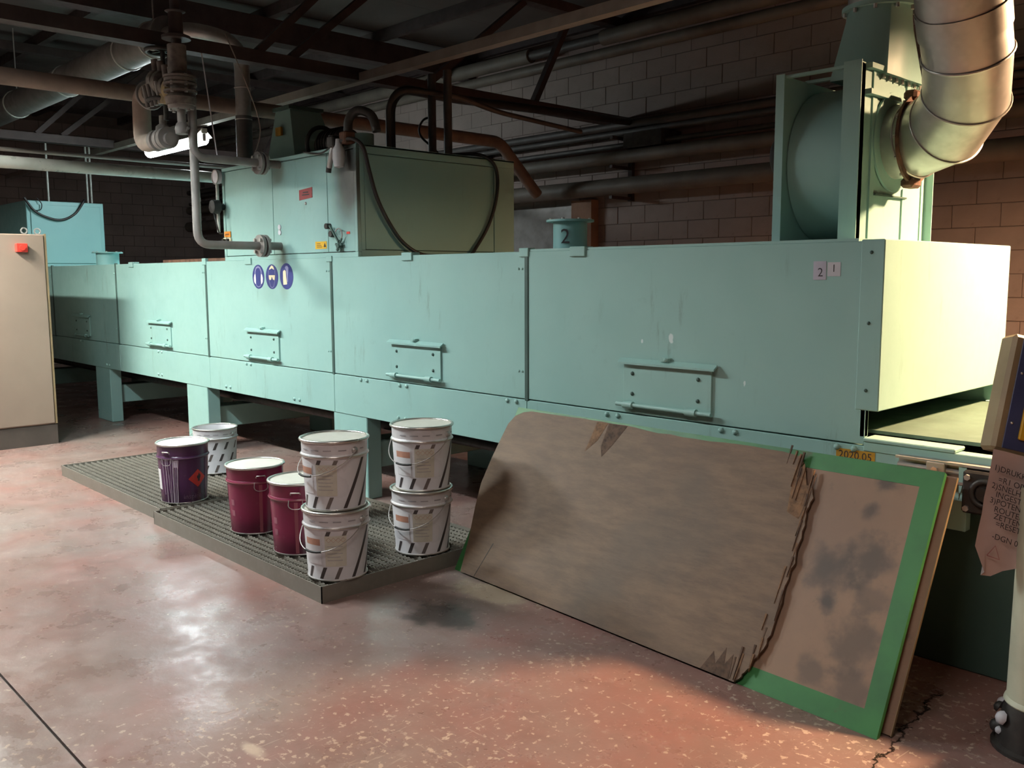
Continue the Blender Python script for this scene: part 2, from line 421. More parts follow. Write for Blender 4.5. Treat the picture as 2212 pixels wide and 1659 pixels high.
for row in range(int(ZR / bh)):
    for i in range(28):
        y = -2.8 + i * bw + (bw / 2 if row % 2 else 0.0)
        rest.box(-18.02, -17.988, y + 0.005, y + bw - 0.005, row * bh + 0.005, row * bh + bh - 0.005)
stuff(rest.build('distant_blocks', 'wall_block', wl))
# roof: boards on beams
ce = struct(MB().box(-18.2, 3.2, -3, YW + 0.2, ZR + 0.05, ZR + 0.15).build('ceiling', 'truss_paint'))
for i in range(18):
    x = -18 + i * 1.2
    for j in range(2):
        y0, y1 = ((-3, 2.70), (2.73, YW))[j]
        MB().box(x + 0.01, x + 1.19, y0, y1, ZR - 0.0 - 0.006 * ((i + j) % 2), ZR + 0.05).build('roof_board', 'roof_board', ce)
for i in range(8):
    y = -2.2 + i * 1.5
    MB().box(-18, 3.2, y, y + 0.08, ZR - 0.13, ZR - 0.005).build('purlin', 'truss_paint', ce)

def truss(x, label, zb=3.30, zt=4.42):
    t = thing('roof_truss', label, 'truss', (x, 2.7, zb), 0, 'steel roof trusses')
    MB().bar((x, -3, zb + 0.05), (x, YW, zb + 0.05), 0.13, 0.10).build('bottom_chord', 'truss_paint', t)
    MB().bar((x, -3, zt), (x, YW, zt), 0.14, 0.10).build('top_chord', 'truss_paint', t)
    for y in (-1.0, 1.15, 3.3, 5.42, 6.86, 7.55):
        MB().bar((x, y, zb + 0.1), (x, y, zt - 0.05), 0.07, 0.09).build('vertical', 'truss_paint', t)
    for a, b in ((-0.9, 1.05), (1.25, 2.2), (3.75, 4.75), (4.05, 5.2), (5.5, 6.75), (6.9, 7.45)):
        MB().bar((x, a, zb + 0.1), (x, b, zt - 0.05), 0.06, 0.07, (1, 0, 0)).build('diagonal', 'truss_paint', t)
    return t
truss(-6.9, 'near dark brown steel roof truss above the burner box')
truss(-12.6, 'far dark steel roof truss beyond the valve cluster')
for x in (-9.6, -15.2):
    o = MB().box(x - 0.10, x + 0.10, -3, YW, 4.22, 4.47).build('roof_beam', 'truss_paint')
    tag(o, 'dark roof beam %s' % ('between the two trusses' if x > -12 else 'farthest down the hall past the far truss'), 'beam')

# ================================================================== LAMPS
def lamp(spec, label):
    nm, x0, x1, y, z, col, st = spec
    emit('tube_' + nm, col, st)
    t = thing('fluorescent_lamp', label, 'lamp', ((x0 + x1) / 2, y, z), 0, 'fluorescent tube fittings')
    MB().box(x0 - 0.03, x1 + 0.03, y - 0.035, y + 0.035, z + 0.055, z + 0.115).build('housing', 'trunk_white', t, None, 0.006)
    rf = MB()
    lo = z - (0.056 if nm != 'far' else -0.02); wy = 0.10
    for sg in (-1, 1): rf.prism([(0, 0), (0.003, 0), (0.003 - wy + 0.035, z + 0.09 - lo), (-wy + 0.035, z + 0.09 - lo)], (x0, y + sg * wy, lo), (0, sg, 0), (0, 0, 1), sg * (x1 - x0))
    rf.build('reflector', 'trunk_white', t)
    for xx in (x0, x1): MB().box(xx - 0.015, xx + 0.015, y - 0.02, y + 0.02, z - 0.025, z + 0.06).build('lamp_holder', 'trunk_white', t)
    for sg in ((-1, 1) if nm != 'far' else (0,)):
        MB().cyl((x0 + 0.015, y + sg * 0.035, z), (x1 - 0.015, y + sg * 0.035, z), 0.02 if nm != 'far' else 0.068, n=14).build('tube', 'tube_' + nm, t, 60)
    if nm != 'far':
        MB().cyl((x0 + 0.2, y, z + 0.11), (x0 + 0.2, y, ZR), 0.006, n=6).build('hanger', 'steel', t)
        MB().cyl((x1 - 0.2, y, z + 0.11), (x1 - 0.2, y, ZR), 0.006, n=6).build('hanger', 'steel', t)
    return t
lamp(LAMPS[0], 'lit fluorescent tube glaring behind the valve cluster')
lamp(LAMPS[1], 'fluorescent fitting over the aisle by the beige cabinet')
lamp(LAMPS[2], 'fluorescent fitting over the aisle in front of the burner box')
lamp(LAMPS[3], 'fluorescent fitting over the aisle above the camera')
bp, bc, bs_ = BULB
emit('bulb', bc, bs_)
t = thing('high_bay_lamp', 'warm bell shaded lamp hanging past the conveyor end', 'lamp', bp)
MB().lathe([(0.0, 0.0), (0.18, 0.0), (0.18, 0.006), (0.0, 0.006)], bp, 32).build('diffuser', 'bulb', t, 30)
MB().lathe([(0.196, -0.042), (0.182, 0.05), (0.13, 0.13), (0.05, 0.17), (0.05, 0.25), (0.045, 0.25), (0.045, 0.173), (0.125, 0.125), (0.178, 0.048), (0.191, -0.042)], bp, 36, 2, True).build('shade', 'trunk_white', t, 50)
MB().cyl((bp[0], bp[1], bp[2] + 0.12), (bp[0], bp[1], bp[2] + 0.25), 0.04, n=14).build('lamp_holder', 'black', t, 50)
MB().cyl((bp[0], bp[1], bp[2] + 0.25), (bp[0], bp[1], ZR), 0.008, n=6).build('hanger', 'steel', t)
t = MB().bar((-17.5, 4.72, 3.325), (3.0, 4.72, 3.325), 0.085, 0.075).build('lighting_trunk', 'trunk_white')
tag(t, 'long pale lighting trunk rail running under the roof trusses', 'rail')

# ================================================================== OVEN TUNNEL
YF = 3.655; YB = 5.10; ZT = 1.737; ZJ = 0.888; ZB = 0.60
ov = thing('oven_tunnel', 'long mint green drying tunnel on legs with five side hatches', 'machine', (-7.0, 4.38, 0))
seams = [-14.0, -12.02, -9.94, -7.80, -5.75, -3.715, -1.70]
def shifted(fn, org):
    # blob positions above are world positions; parts carry object coordinates from the thing's base
    def g(k, c):
        ob = k.blob
        k.blob = lambda p, r, *a, **kw: ob((p[0] - org[0], p[1] - org[1], p[2] - org[2]), r, *a, **kw)
        return fn(k, c)
    return g
mint('mint_panel', MINT, 0.8, shifted(side_marks, (-7.0, 4.38, 0)))
MB().box(-14.0, -1.75, YF + 0.03, YB - 0.03, 1.045, ZT - 0.02).box(-14.0, -2.9, YF + 0.03, YB - 0.03, 0.95, 1.045).build('core', 'mint_dark', ov)
for i in range(6):
    a, b = seams[i], seams[i + 1]
    MB().box(a + 0.012, b - 0.012 if i < 5 else b, YF, YF + 0.03, ZJ + 0.003, ZT).build('side_panel', 'mint_panel', ov, None, 0.003)
    MB().box(a + 0.004, b - 0.004, YF + 0.03, YB, ZT - 0.02, ZT - 0.002).build('top_panel', 'mint_plain', ov)
    MB().box(a + 0.004, b - 0.004, YB - 0.03, YB, ZJ, ZT).build('rear_panel', 'mint_plain', ov)
    if 0 < i: MB().box(a - 0.016, a + 0.016, YF - 0.006, YF + 0.02, 0.880, ZT + 0.012).build('seam_strip', 'mint_dark', ov, None, 0.004)
for i in range(6):
    a, b = seams[i], seams[i + 1] if i < 5 else -1.50
    MB().box(a + 0.001, b - 0.001, YF - 0.001, YF + 0.05, ZB, ZJ - 0.003).build('base_beam', 'mint_panel', ov, None, 0.003)
MB().box(-14, -1.5, YB - 0.05, YB, ZB, ZJ).build('rear_beam', 'mint_plain', ov)
MB().box(-14, -1.6, YF + 0.05, YB - 0.05, ZJ - 0.06, ZJ - 0.02).build('bottom_plate', 'mint_dark', ov)
# legs with cross beams running under the tunnel
for xl in (-13.15, -10.72, -8.32, -5.78, -3.3):
    MB().box(xl, xl + 0.43, YF + 0.006, YF + 0.13, 0.0, ZB + 0.06).build('leg', 'mint_plain', ov, None, 0.006)
    MB().box(xl, xl + 0.43, YB - 0.13, YB - 0.006, 0.0, ZB + 0.06).build('leg', 'mint_plain', ov, None, 0.006)
    MB().box(xl + 0.12, xl + 0.34, YF + 0.13, YB - 0.13, 0.20, 0.40).build('cross_beam', 'mint_plain', ov, None, 0.006)
for y in (4.0, 4.75):
    MB().cyl((-13.8, y, 0.49), (-1.9, y, 0.49), 0.045, n=12).build('return_roller_rail', 'dark_iron', ov, 60)
MB().box(-14, -1.7, 3.95, 4.82, 0.545, 0.55).build('return_belt', 'belt', ov)
# bolts
def bolt_mesh(r):
    o = MB().dome((0, 0, 0), (0, -1, 0), r, 10).build('bolt', 'mint_plain', None, 50); me = o.data; bpy.data.objects.remove(o); return me
bj, bs = bolt_mesh(0.015), bolt_mesh(0.008)
for xs in (-11.1, -8.88, -7.06, -5.36, -4.90, -3.84, -3.07, -2.36, -1.78):
    for d in (-0.038, 0.038): link('bolt', bj, None, ov, (xs + d, YF - 0.001, 0.868))
for xs in (-8.9, -7.45, -6.29, -4.92, -10.3):
    for d in (-0.04, 0.04): link('bolt', bj, None, ov, (xs + d, YF - 0.001, 0.642))
for xs in seams[1:6]:
    for z in (1.64, 1.05):
        for d in (-0.065, -0.035): link('bolt', bs, None, ov, (xs + d, YF, z))
for xs in (-8.22, -5.68, -10.62):
    for z in (0.10, 0.17): link('bolt', bs, None, ov, (xs - 0.06, YF + 0.006, z))
# top clips and edge strip
for xs in (-4.83, -3.32, -9.5, -7.0):
    MB().box(xs - 0.055, xs + 0.055, YF - 0.012, YF + 0.06, ZT - 0.035, ZT + 0.018).build('top_clip', 'mint_plain', ov, None, 0.003)
MB().box(-3.69, -1.76, YF + 0.002, YF + 0.10, ZT, ZT + 0.012).build('top_flashing', 'mint_plain', ov)
for xs, zt in ((-7.80, 1.765), (-5.75, 1.75), (-3.715, 1.757)):
    MB().box(xs - 0.055, xs + 0.02, YF - 0.01, YF + 0.05, ZT - 0.03, zt).build('seam_cap', 'mint_plain', ov, None, 0.003)
# side hatches
def hatch(x0, x1, z0=0.937, z1=1.15):
    d = MB().box(x0, x1, YF - 0.012, YF + 0.004, z0, z1).build('hatch_door', 'mint_panel', ov, None, 0.002)
    w_ = x1 - x0
    MB().prism([(0, 0), (0.030, -0.020), (0.030, -0.030), (0, -0.012)], (x0 - 0.02, YF - 0.01, z1 + 0.028), (0, -1, 0), (0, 0, 1), -(w_ + 0.05)).build('drip_rail', 'mint_plain', d)
    MB().cyl((x0 - 0.03, YF - 0.032, z0 + 0.002), (x1 + 0.015, YF - 0.032, z0 + 0.002), 0.011, n=10).build('hinge_rod', 'mint_plain', d, 60)
    for xx in (x0 + 0.05, x1 - 0.10):
        h = MB().cyl((xx - 0.03, YF - 0.032, z0 + 0.002), (xx + 0.03, YF - 0.032, z0 + 0.002), 0.019, n=12)
        h.box(xx - 0.03, xx + 0.03, YF - 0.03, YF, z0 - 0.014, z0 + 0.008); h.build('hinge_knuckle', 'mint_plain', d, 50)
    for xx in (x0 + 0.06, x1 - 0.075):
        for zz in (z0 + 0.058, z1 - 0.050):
            MB().dome((xx, YF - 0.012, zz), (0, -1, 0), 0.011, 8).build('screw', 'mint_dark', d, 50)
    lt = MB().box((x0 + x1) / 2 - 0.025, (x0 + x1) / 2 + 0.025, YF - 0.03, YF, z1 + 0.024, z1 + 0.042).dome(((x0 + x1) / 2 + 0.01, YF - 0.03, z1 + 0.033), (0, -1, 0), 0.011)
    lt.build('latch', 'mint_plain', d, 50)
for a, b in ((-11.27, -10.79), (-9.11, -8.59), (-7.045, -6.53), (-5.014, -4.488), (-2.99, -2.452)): hatch(a, b)
# end hood over the outfeed
hd = MB().box(-1.745, -1.645, YF - 0.004, YB + 0.006, 1.036, ZT + 0.006).build('end_hood', 'mint_panel', ov, None, 0.004)
for z in (1.69, 1.40, 1.12): MB().dome((-1.70, YF - 0.004, z), (0, -1, 0), 0.008).build('screw', 'mint_dark', hd, 50)
MB().box(-1.72, -1.70, YF, YF + 0.03, 0.925, 1.036).build('slot_cheek', 'mint_plain', ov)
MB().box(-1.72, -1.64, YB - 0.04, YB, 0.93, 1.04).build('slot_cheek', 'mint_plain', ov)
# outfeed conveyor
cb = MB().box(-2.6, -0.25, 3.76, 5.02, 0.925, 0.94)
cb.tube([(-0.25, 3.76, 0.89), (-0.25, 5.02, 0.89)], 0.05, 20); cb.build('conveyor_belt', 'belt', ov, 40)
MB().box(-1.70, -1.33, YF - 0.012, 3.75, 0.905, 0.922).build('rail_cover', 'mint_plain', ov, None, 0.004)
MB().box(-1.70, -0.25, YF - 0.006, YF + 0.07, 0.865, 0.905).build('side_rail', 'mint_plain', ov, None, 0.003)
MB().box(-1.70, -0.25, 5.03, YB, 0.865, 0.945).build('side_rail', 'mint_plain', ov, None, 0.003)
tk = MB().box(-1.545, -0.9, YF - 0.05, YF - 0.006, 0.866, 0.876)
tk.box(-1.545, -0.9, YF - 0.012, YF - 0.004, 0.80, 0.868); tk.cyl((-1.54, YF - 0.03, 0.838), (-1.25, YF - 0.03, 0.838), 0.011, n=10); tk.box(-1.545, -1.25, YF - 0.05, YF - 0.01, 0.795, 0.805)
tk.build('tensioner_track', 'steel', ov)
ad = MB().box(-1.42, -1.35, YF - 0.058, YF - 0.02, 0.80, 0.87).build('tension_block', 'steel', ov, None, 0.003)
MB().hexbolt((-1.385, YF - 0.058, 0.842), (0, -1, 0), 0.013, 0.01).build('bolt', 'rim', ad)
be = MB().prism([(-0.075, 0.075), (0.095, 0.075), (0.095, -0.09), (-0.075, -0.09)], (-1.20, YF - 0.03, 0.785), (1, 0, 0), (0, 0, 1), 0.045).build('bearing_block', 'dark_iron', ov, None, 0.008)
MB().ring((-1.19, YF - 0.078, 0.78), 0.048, 0.012, 28, 8, 1).build('bearing_ring', 'dark_iron', be, 60)
MB().cyl((-1.19, YF - 0.10, 0.78), (-1.19, YF, 0.78), 0.026, n=16).build('shaft', 'dark_iron', be, 50)
for dx, dz in ((-0.055, 0.05), (0.075, 0.05), (-0.055, -0.07)):
    MB().hexbolt((-1.20 + dx, YF - 0.075, 0.785 + dz), (0, -1, 0), 0.012, 0.012).build('bolt', 'steel', be)
MB().prism([(0, 0), (0.03, 0), (0.005, -0.13)], (-1.30, YF - 0.04, 0.865), (1, 0, 0), (0, 0, 1), 0.006).build('guide_wedge', 'mint_plain', ov)
MB().box(-1.72, -0.35, 3.76, 5.02, 0.0, 0.80).build('outfeed_base', 'mint_dark', ov, None, 0.006)
MB().box(-1.72, -1.28, YF, YF + 0.05, 0.60, 0.865).build('end_beam', 'mint_panel', ov, None, 0.003)

# stickers and papers on the tunnel side
sg = thing('safety_sign', 'round blue sign with white ear protectors, leftmost of three', 'sign', (-6.842, YF, 1.60), 0, 'blue safety signs')
def disc_sign(t, c, r=0.098):
    pts = [(r * math.cos(2 * PI * i / 36), r * math.sin(2 * PI * i / 36)) for i in range(36)]
    MB().prism(pts, c, (1, 0, 0), (0, 0, 1), 0.0015).build('plate', 'sign_blue', t)
def icon(t, c, poly, mat, name, h=0.0022):
    MB().prism(poly, c, (1, 0, 0), (0, 0, 1), h).build(name, mat, t)
def band(pts, wd):
    L = []; R_ = []
    for i, p in enumerate(pts):
        a = pts[max(0, i - 1)]; b = pts[min(len(pts) - 1, i + 1)]; d = Vector((b[0] - a[0], b[1] - a[1])).normalized()
        L.append((p[0] - d.y * wd, p[1] + d.x * wd)); R_.append((p[0] + d.y * wd, p[1] - d.x * wd))
    return L + R_[::-1]
c = (-6.842, YF, 1.60); disc_sign(sg, c)
icon(sg, c, band([(-0.052, 0.02), (-0.05, 0.045), (-0.03, 0.072), (0, 0.08), (0.03, 0.072), (0.05, 0.045), (0.052, 0.02)], 0.007), 'sign_lilac', 'headband')
for q in (-1, 1): icon(sg, c, [(q * a, b) for a, b in ((0.045, 0.025), (0.062, 0.02), (0.075, -0.01), (0.072, -0.04), (0.058, -0.055), (0.042, -0.06), (0.04, -0.02))], 'sign_white', 'ear_cup')
icon(sg, c, band([(-0.042, -0.055), (-0.03, -0.075), (0, -0.082), (0.03, -0.075), (0.042, -0.055)], 0.003), 'sign_lilac', 'chin_line')
sg = thing('safety_sign', 'round blue sign with goggles and mask, middle of three', 'sign', (-6.62, YF, 1.60), 0, 'blue safety signs')
c = (-6.62, YF, 1.60); disc_sign(sg, c)
icon(sg, c, [(-0.045, 0.055), (-0.025, 0.075), (0, 0.09), (0.025, 0.082), (0.042, 0.055), (0.015, 0.062), (0, 0.068), (-0.02, 0.06)], 'sign_cream', 'forehead')
icon(sg, c, [(-0.055, 0.012), (0.055, 0.012), (0.05, -0.015), (0.035, -0.028), (0.015, -0.02), (0.003, -0.002), (-0.003, -0.002), (-0.012, -0.02), (-0.03, -0.028), (-0.048, -0.015)], 'sign_cream', 'goggles')
for q in (-1, 1): icon(sg, c, band([(q * 0.052, 0.05), (q * 0.052, 0.015), (q * 0.045, -0.03), (q * 0.024, -0.078), (0, -0.088)], 0.0028), 'sign_lilac', 'face_line')
sg = thing('safety_sign', 'round blue sign with a cream gloved hand, rightmost of three', 'sign', (-6.392, YF, 1.603), 0, 'blue safety signs')
c = (-6.392, YF, 1.603); disc_sign(sg, c, 0.102)
icon(sg, c, [(-0.05, 0.035), (-0.045, 0.042), (-0.025, 0.05), (-0.008, 0.04), (-0.005, 0.0), (0.005, -0.04), (0.008, -0.06), (-0.002, -0.064), (-0.05, -0.066), (-0.052, -0.02)], 'sign_cream', 'glove')
icon(sg, c, [(-0.018, 0.07), (-0.005, 0.082), (0.02, 0.08), (0.034, 0.065), (0.03, 0.035), (0.022, 0.0), (0.024, -0.04), (0.014, -0.045), (0.006, 0.0), (0.0, 0.045)], 'sign_lilac', 'hand_shade')
p = MB().box(-1.955, -1.897, YF - 0.003, YF, 1.578, 1.657).build('paper_tag', 'paper_sleeve')
tag(p, 'paper tag in a glossy sleeve reading 2 near the hood', 'paper', 'number tags')
text_on(MB(), '2', 0.052, (-1.922, YF - 0.003, 1.608), (1, 0, 0), (0, 0, 1)).build('printed_number', 'ink', p)
p = MB().box(-1.891, -1.833, YF - 0.002, YF, 1.593, 1.652).build('paper_tag', 'paper')
tag(p, 'plain paper tag reading 1 near the hood', 'paper', 'number tags')
text_on(MB(), '1', 0.045, (-1.862, YF - 0.002, 1.625), (1, 0, 0), (0, 0, 1)).build('printed_number', 'ink', p)
p = MB().prism([(0, 0), (0.17, 0), (0.17, 0.055), (0, 0.055)], (-1.82, YF - 0.001, 0.808), (1, 0, 0), (0, 0, 1), 0.002).build('number_plate', 'yellow_dirty')
tag(p, 'dirty yellow number sticker half hidden by the leaning board', 'sticker')
text_on(MB(), '2020.05', 0.046, (-1.735, YF - 0.003, 0.838), (1, 0, 0), (0, 0, 1)).build('printed_number', 'ink', p)
# rusty bar lying on the tunnel roof edge
o = MB().bar((-8.75, YF + 0.03, ZT + 0.014), (-7.45, YF + 0.03, ZT + 0.014), 0.028, 0.026).build('loose_bar', 'rust')
tag(o, 'rusty metal bar lying on the tunnel roof edge beside the burner box', 'bar')

# pipe stubs with flanges on the tunnel roof
def stub(x, y, label, num=None, r=0.10, h=0.175):
    t = thing('flanged_stub', label, 'pipe', (x, y, ZT - 0.002), 0, 'flanged pipe stubs')
    MB().cyl((x, y, ZT - 0.002), (x, y, ZT + h), r, n=28).build('neck', 'mint_blue', t, 60)
    f = MB().cyl((x, y, ZT + h), (x, y, ZT + h + 0.012), r + 0.04, n=28).build('flange', 'mint_blue', t, 60)
    for i in range(8):
        a = 2 * PI * (i + 0.5) / 8
        MB().hexbolt((x + (r + 0.022) * math.cos(a), y + (r + 0.022) * math.sin(a), ZT + h + 0.012), (0, 0, 1), 0.009, 0.008).build('bolt', 'steel', f)
    if num:
        ca = math.atan2(-y, -x) - 0.28; d = Vector((math.cos(ca), math.sin(ca), 0)); u = Vector((-d.y, d.x, 0))
        text_on(MB(), num, 0.12, Vector((x, y, ZT + 0.085)) + d * (r + 0.003), u, (0, 0, 1)).build('painted_number', 'ink', t)
    return t
stub(-3.68, 3.98, 'blue green flanged pipe stub painted 2 on the tunnel roof', '2')
stub(-10.55, 3.80, 'pale flanged pipe stub beside the far heater box', None, 0.12, 0.13)

# ================================================================== BURNER BOX
BX0, BX1, BZ = -7.42, -5.40, 2.515
YBB = 5.17
ub = thing('burner_box', 'mint burner housing with sooty front standing on the tunnel roof', 'machine', ((BX0 + BX1) / 2, 4.4, ZT))
org = ((BX0 + BX1) / 2, 4.4, ZT)
mint('mint_soot', MINT, 0.4, shifted(soot, org))
MB().box(BX0 + 0.02, BX1 - 0.02, YF + 0.025, YBB - 0.02, ZT, BZ - 0.01).build('core', 'mint_dark', ub)
for a, b in ((BX0 + 0.04, -6.577), (-6.571, -5.787), (-5.781, BX1 - 0.04)):
    MB().box(a, b, YF + 0.004, YF + 0.028, 1.777, BZ - 0.035).build('front_panel', 'mint_soot', ub, None, 0.002)
for a, b, cc, d in ((BX0, BX1, ZT - 0.002, 1.772), (BX0, BX1, BZ - 0.03, BZ)): MB().box(a, b, YF, YF + 0.03, cc, d).build('frame_rail', 'mint_soot', ub, None, 0.003)
for a, b in ((BX0, BX0 + 0.036), (BX1 - 0.036, BX1)): MB().box(a, b, YF - 0.001, YF + 0.03, 1.772, BZ - 0.03).build('frame_post', 'mint_soot', ub, None, 0.003)
MB().box(BX1 - 0.02, BX1 - 0.004, YF + 0.07, 4.95, 1.79, BZ - 0.065).build('side_panel', 'mint_plain', ub, None, 0.002)
for y0, y1, z0, z1 in ((YF + 0.03, YBB, BZ - 0.06, BZ), (YF + 0.03, YBB, ZT, 1.785), (YF + 0.03, YF + 0.065, 1.785, BZ - 0.06), (4.955, YBB, 1.785, BZ - 0.06)):
    MB().box(BX1 - 0.02, BX1, y0, y1, z0, z1).build('side_frame', 'mint_plain', ub, None, 0.002)
MB().box(BX0, BX1, YF + 0.03, YBB, BZ - 0.012, BZ).build('roof_plate', 'mint_plain', ub)
MB().box(BX0, BX0 + 0.02, YF + 0.03, YBB, ZT, BZ).build('side_panel', 'mint_plain', ub)
for a, b in ((-6.45, -6.34), (-6.18, -5.98), (-5.85, -5.45)): MB().box(a, b, YF - 0.001, YF + 0.02, 1.7735, 1.7765).build('panel_gap', 'black', ub)
o = MB().prism([(0, 0), (0.187, 0.012), (0.187, 0.088), (0, 0.076)], (-6.172, YF + 0.004, 2.172), (1, 0, 0), (0, 0, 1), 0.002).build('warning_label', 'red_dull')
tag(o, 'dark red warning label on the burner box front', 'label')
for j, wd in ((0, 0.10), (1, 0.075)): MB().box(-6.078 - wd / 2, -6.078 + wd / 2, YF + 0.0012, YF + 0.002, 2.205 + j * 0.018, 2.213 + j * 0.018).build('printed_line', 'ink', o)
MB().dome((-6.08, YF + 0.004, 2.145), (0, -1, 0), 0.012).build('rivet', 'steel', ub, 50)
o = MB().prism([(0, 0), (0.155, 0), (0.155, 0.054), (0, 0.054)], (-5.962, YF + 0.004, 1.803), (1, 0, 0), (0, 0, 1), 0.002).build('warning_label', 'yellow')
tag(o, 'yellow warning label low on the burner box front', 'label')
for j in range(3): MB().box(-5.94, -5.94 + 0.075 - 0.012 * j, YF + 0.0012, YF + 0.002, 1.815 + j * 0.012, 1.819 + j * 0.012).build('printed_line', 'ink', o)
MB().prism([(0, 0), (0.034, 0), (0.017, 0.03)], (-5.848, YF + 0.002, 1.815), (1, 0, 0), (0, 0, 1), 0.001).build('printed_triangle', 'ink', o)
o = MB().box(-7.405, -7.295, YF - 0.004, YF - 0.001, 1.937, 1.985).build('warning_label', 'orange')
tag(o, 'small orange label at the left edge of the burner box', 'label')
MB().box(-7.385, -7.32, YF - 0.005, YF - 0.004, 1.958, 1.964).build('printed_line', 'ink', o)
o = MB().box(-7.41, -7.285, YF - 0.012, YF - 0.001, 1.886, 1.93).build('switch_plate', 'sign_cream')
tag(o, 'cream plate with two dark knobs under the orange label', 'switch')
for x in (-7.385, -7.315): MB().cyl((x, YF - 0.012, 1.91), (x, YF - 0.035, 1.91), 0.014, n=10).build('knob', 'black', o, 50)
for z in (1.985, 1.945):
    MB().cyl((-6.475, YF + 0.004, z), (-6.475, YF - 0.004, z), 0.02, n=16).build('cap_plug', 'sign_white', ub, 50)
o = MB().box(-5.54, -5.50, YF, YF + 0.004, 1.90, 1.916).build('warning_label', 'red')
tag(o, 'tiny red label beside the test valve', 'label')
# test valve with little levers
tv = thing('test_valve', 'small valve with levers and knobs on the burner box front', 'valve', (-5.65, YF, 1.88))
MB().cyl((-5.756, YF + 0.004, 1.962), (-5.756, YF - 0.035, 1.962), 0.021, n=14).build('knob', 'dark_iron', tv, 50)
MB().hexbolt((-5.715, YF + 0.004, 1.905), (0, -1, 0), 0.024, 0.03).build('knob', 'dark_iron', tv)
MB().bar((-5.71, YF - 0.03, 1.965), (-5.60, YF - 0.03, 1.845), 0.012, 0.012).build('lever', 'mint_dark', tv)
MB().tube(arc((-5.612, YF - 0.02, 1.895), 0.045, -0.6, 2.6, (1, 0, 0), (0, 0, 1), 14) , 0.005, 6).build('loop', 'steel', tv, 60)
MB().bar((-5.572, YF - 0.02, 1.87), (-5.605, YF - 0.02, 1.83), 0.01, 0.01).build('lever', 'mint_dark', tv)
sp_ = MB()
for i in range(5):
    a = 2 * PI * i / 5 + 0.3; sp_.bar((-5.61, YF - 0.02, 1.818), (-5.61 + 0.042 * math.cos(a), YF - 0.02, 1.818 + 0.042 * math.sin(a)), 0.014, 0.016)
sp_.cyl((-5.61, YF + 0.004, 1.818), (-5.61, YF - 0.035, 1.818), 0.018, n=10); sp_.build('hand_wheel', 'mint_dark', tv)
# spark box at the top corner, with its cables
sb = thing('ignition_unit', 'sooty white ignition bottle at the burner box top corner', 'burner part', (-5.53, YF - 0.08, 2.42))
MB().lathe([(0.0, -0.09), (0.034, -0.08), (0.046, -0.02), (0.042, 0.04), (0.024, 0.07), (0.02, 0.11), (0.0, 0.112)], (-5.52, YF - 0.06, 2.44), 20).build('bottle', 'spark_white', sb, 50)
MB().tube(bend([(-5.66, YF - 0.05, 2.37), (-5.62, YF - 0.06, 2.44), (-5.60, YF - 0.05, 2.52), (-5.56, YF - 0.02, 2.55)], 0.04), 0.02, 10).build('elbow', 'steel', sb, 60)
MB().cyl((-5.665, YF - 0.05, 2.375), (-5.675, YF - 0.05, 2.335), 0.02, n=10).build('nozzle', 'dark_iron', sb, 50)
MB().box(-5.63, -5.55, YF - 0.09, YF + 0.02, 2.50, 2.575).build('bracket', 'dark_iron', sb, None, 0.008)
MB().lathe([(0.03, 0), (0.042, 0.02), (0.038, 0.07), (0.0, 0.075)], (-5.64, YF - 0.02, 2.52), 14).build('cap', 'dark_iron', sb, 50)
MB().box(-5.52, -5.44, YF - 0.06, YF + 0.03, 2.515, 2.60).build('terminal_block', 'rust', sb, None, 0.01)
MB().tube(bend([(-5.52, YF + 0.02, 2.56), (-5.53, YF + 0.03, 2.70), (-5.46, YF + 0.06, 2.76), (-5.36, YF + 0.12, 2.72), (-5.33, YF + 0.13, 2.60)], 0.08), 0.032, 12).build('flex_hose', 'dark_iron', sb, 60)
o = MB().tube(bend([(-6.10, YF + 0.01, 2.523), (-5.9, YF - 0.03, 2.49), (-5.75, YF - 0.04, 2.475), (-5.62, YF - 0.03, 2.54)], 0.1), 0.007, 8).build('thin_cable', 'rubber', None, 60)
tag(o, 'thin black cable along the top front edge of the burner box', 'cable')
# black cable slung round the side of the burner box
pts = [(-5.50, 3.60, 2.53), (-5.41, 3.63, 2.545), (-5.365, 3.69, 2.49), (-5.365, 3.74, 2.33), (-5.365, 3.80, 2.15), (-5.365, 3.90, 1.98), (-5.36, 4.02, 1.84), (-5.33, 4.17, 1.757), (-5.30, 4.4, 1.75), (-5.33, 4.62, 1.757), (-5.36, 4.73, 1.83), (-5.365, 4.86, 2.0), (-5.365, 4.94, 2.2), (-5.365, 4.955, 2.38), (-5.37, 4.90, 2.49), (-5.45, 4.80, 2.545), (-5.6, 4.6, 2.53)]
def spline(P, n=5):
    P = [Vector(p) for p in P]; out = []
    for i in range(len(P) - 1):
        a = P[max(0, i - 1)]; b = P[i]; c_ = P[i + 1]; d = P[min(len(P) - 1, i + 2)]
        for j in range(n):
            t = j / n; out.append(0.5 * ((2 * b) + (c_ - a) * t + (2 * a - 5 * b + 4 * c_ - d) * t * t + (3 * b - a - 3 * c_ + d) * t ** 3))
    return out + [P[-1]]
o = MB().tube(spline(pts), 0.014, 8).build('hanging_cable', 'rubber', None, 60)
tag(o, 'thick black cable slung down the side of the burner box', 'cable')
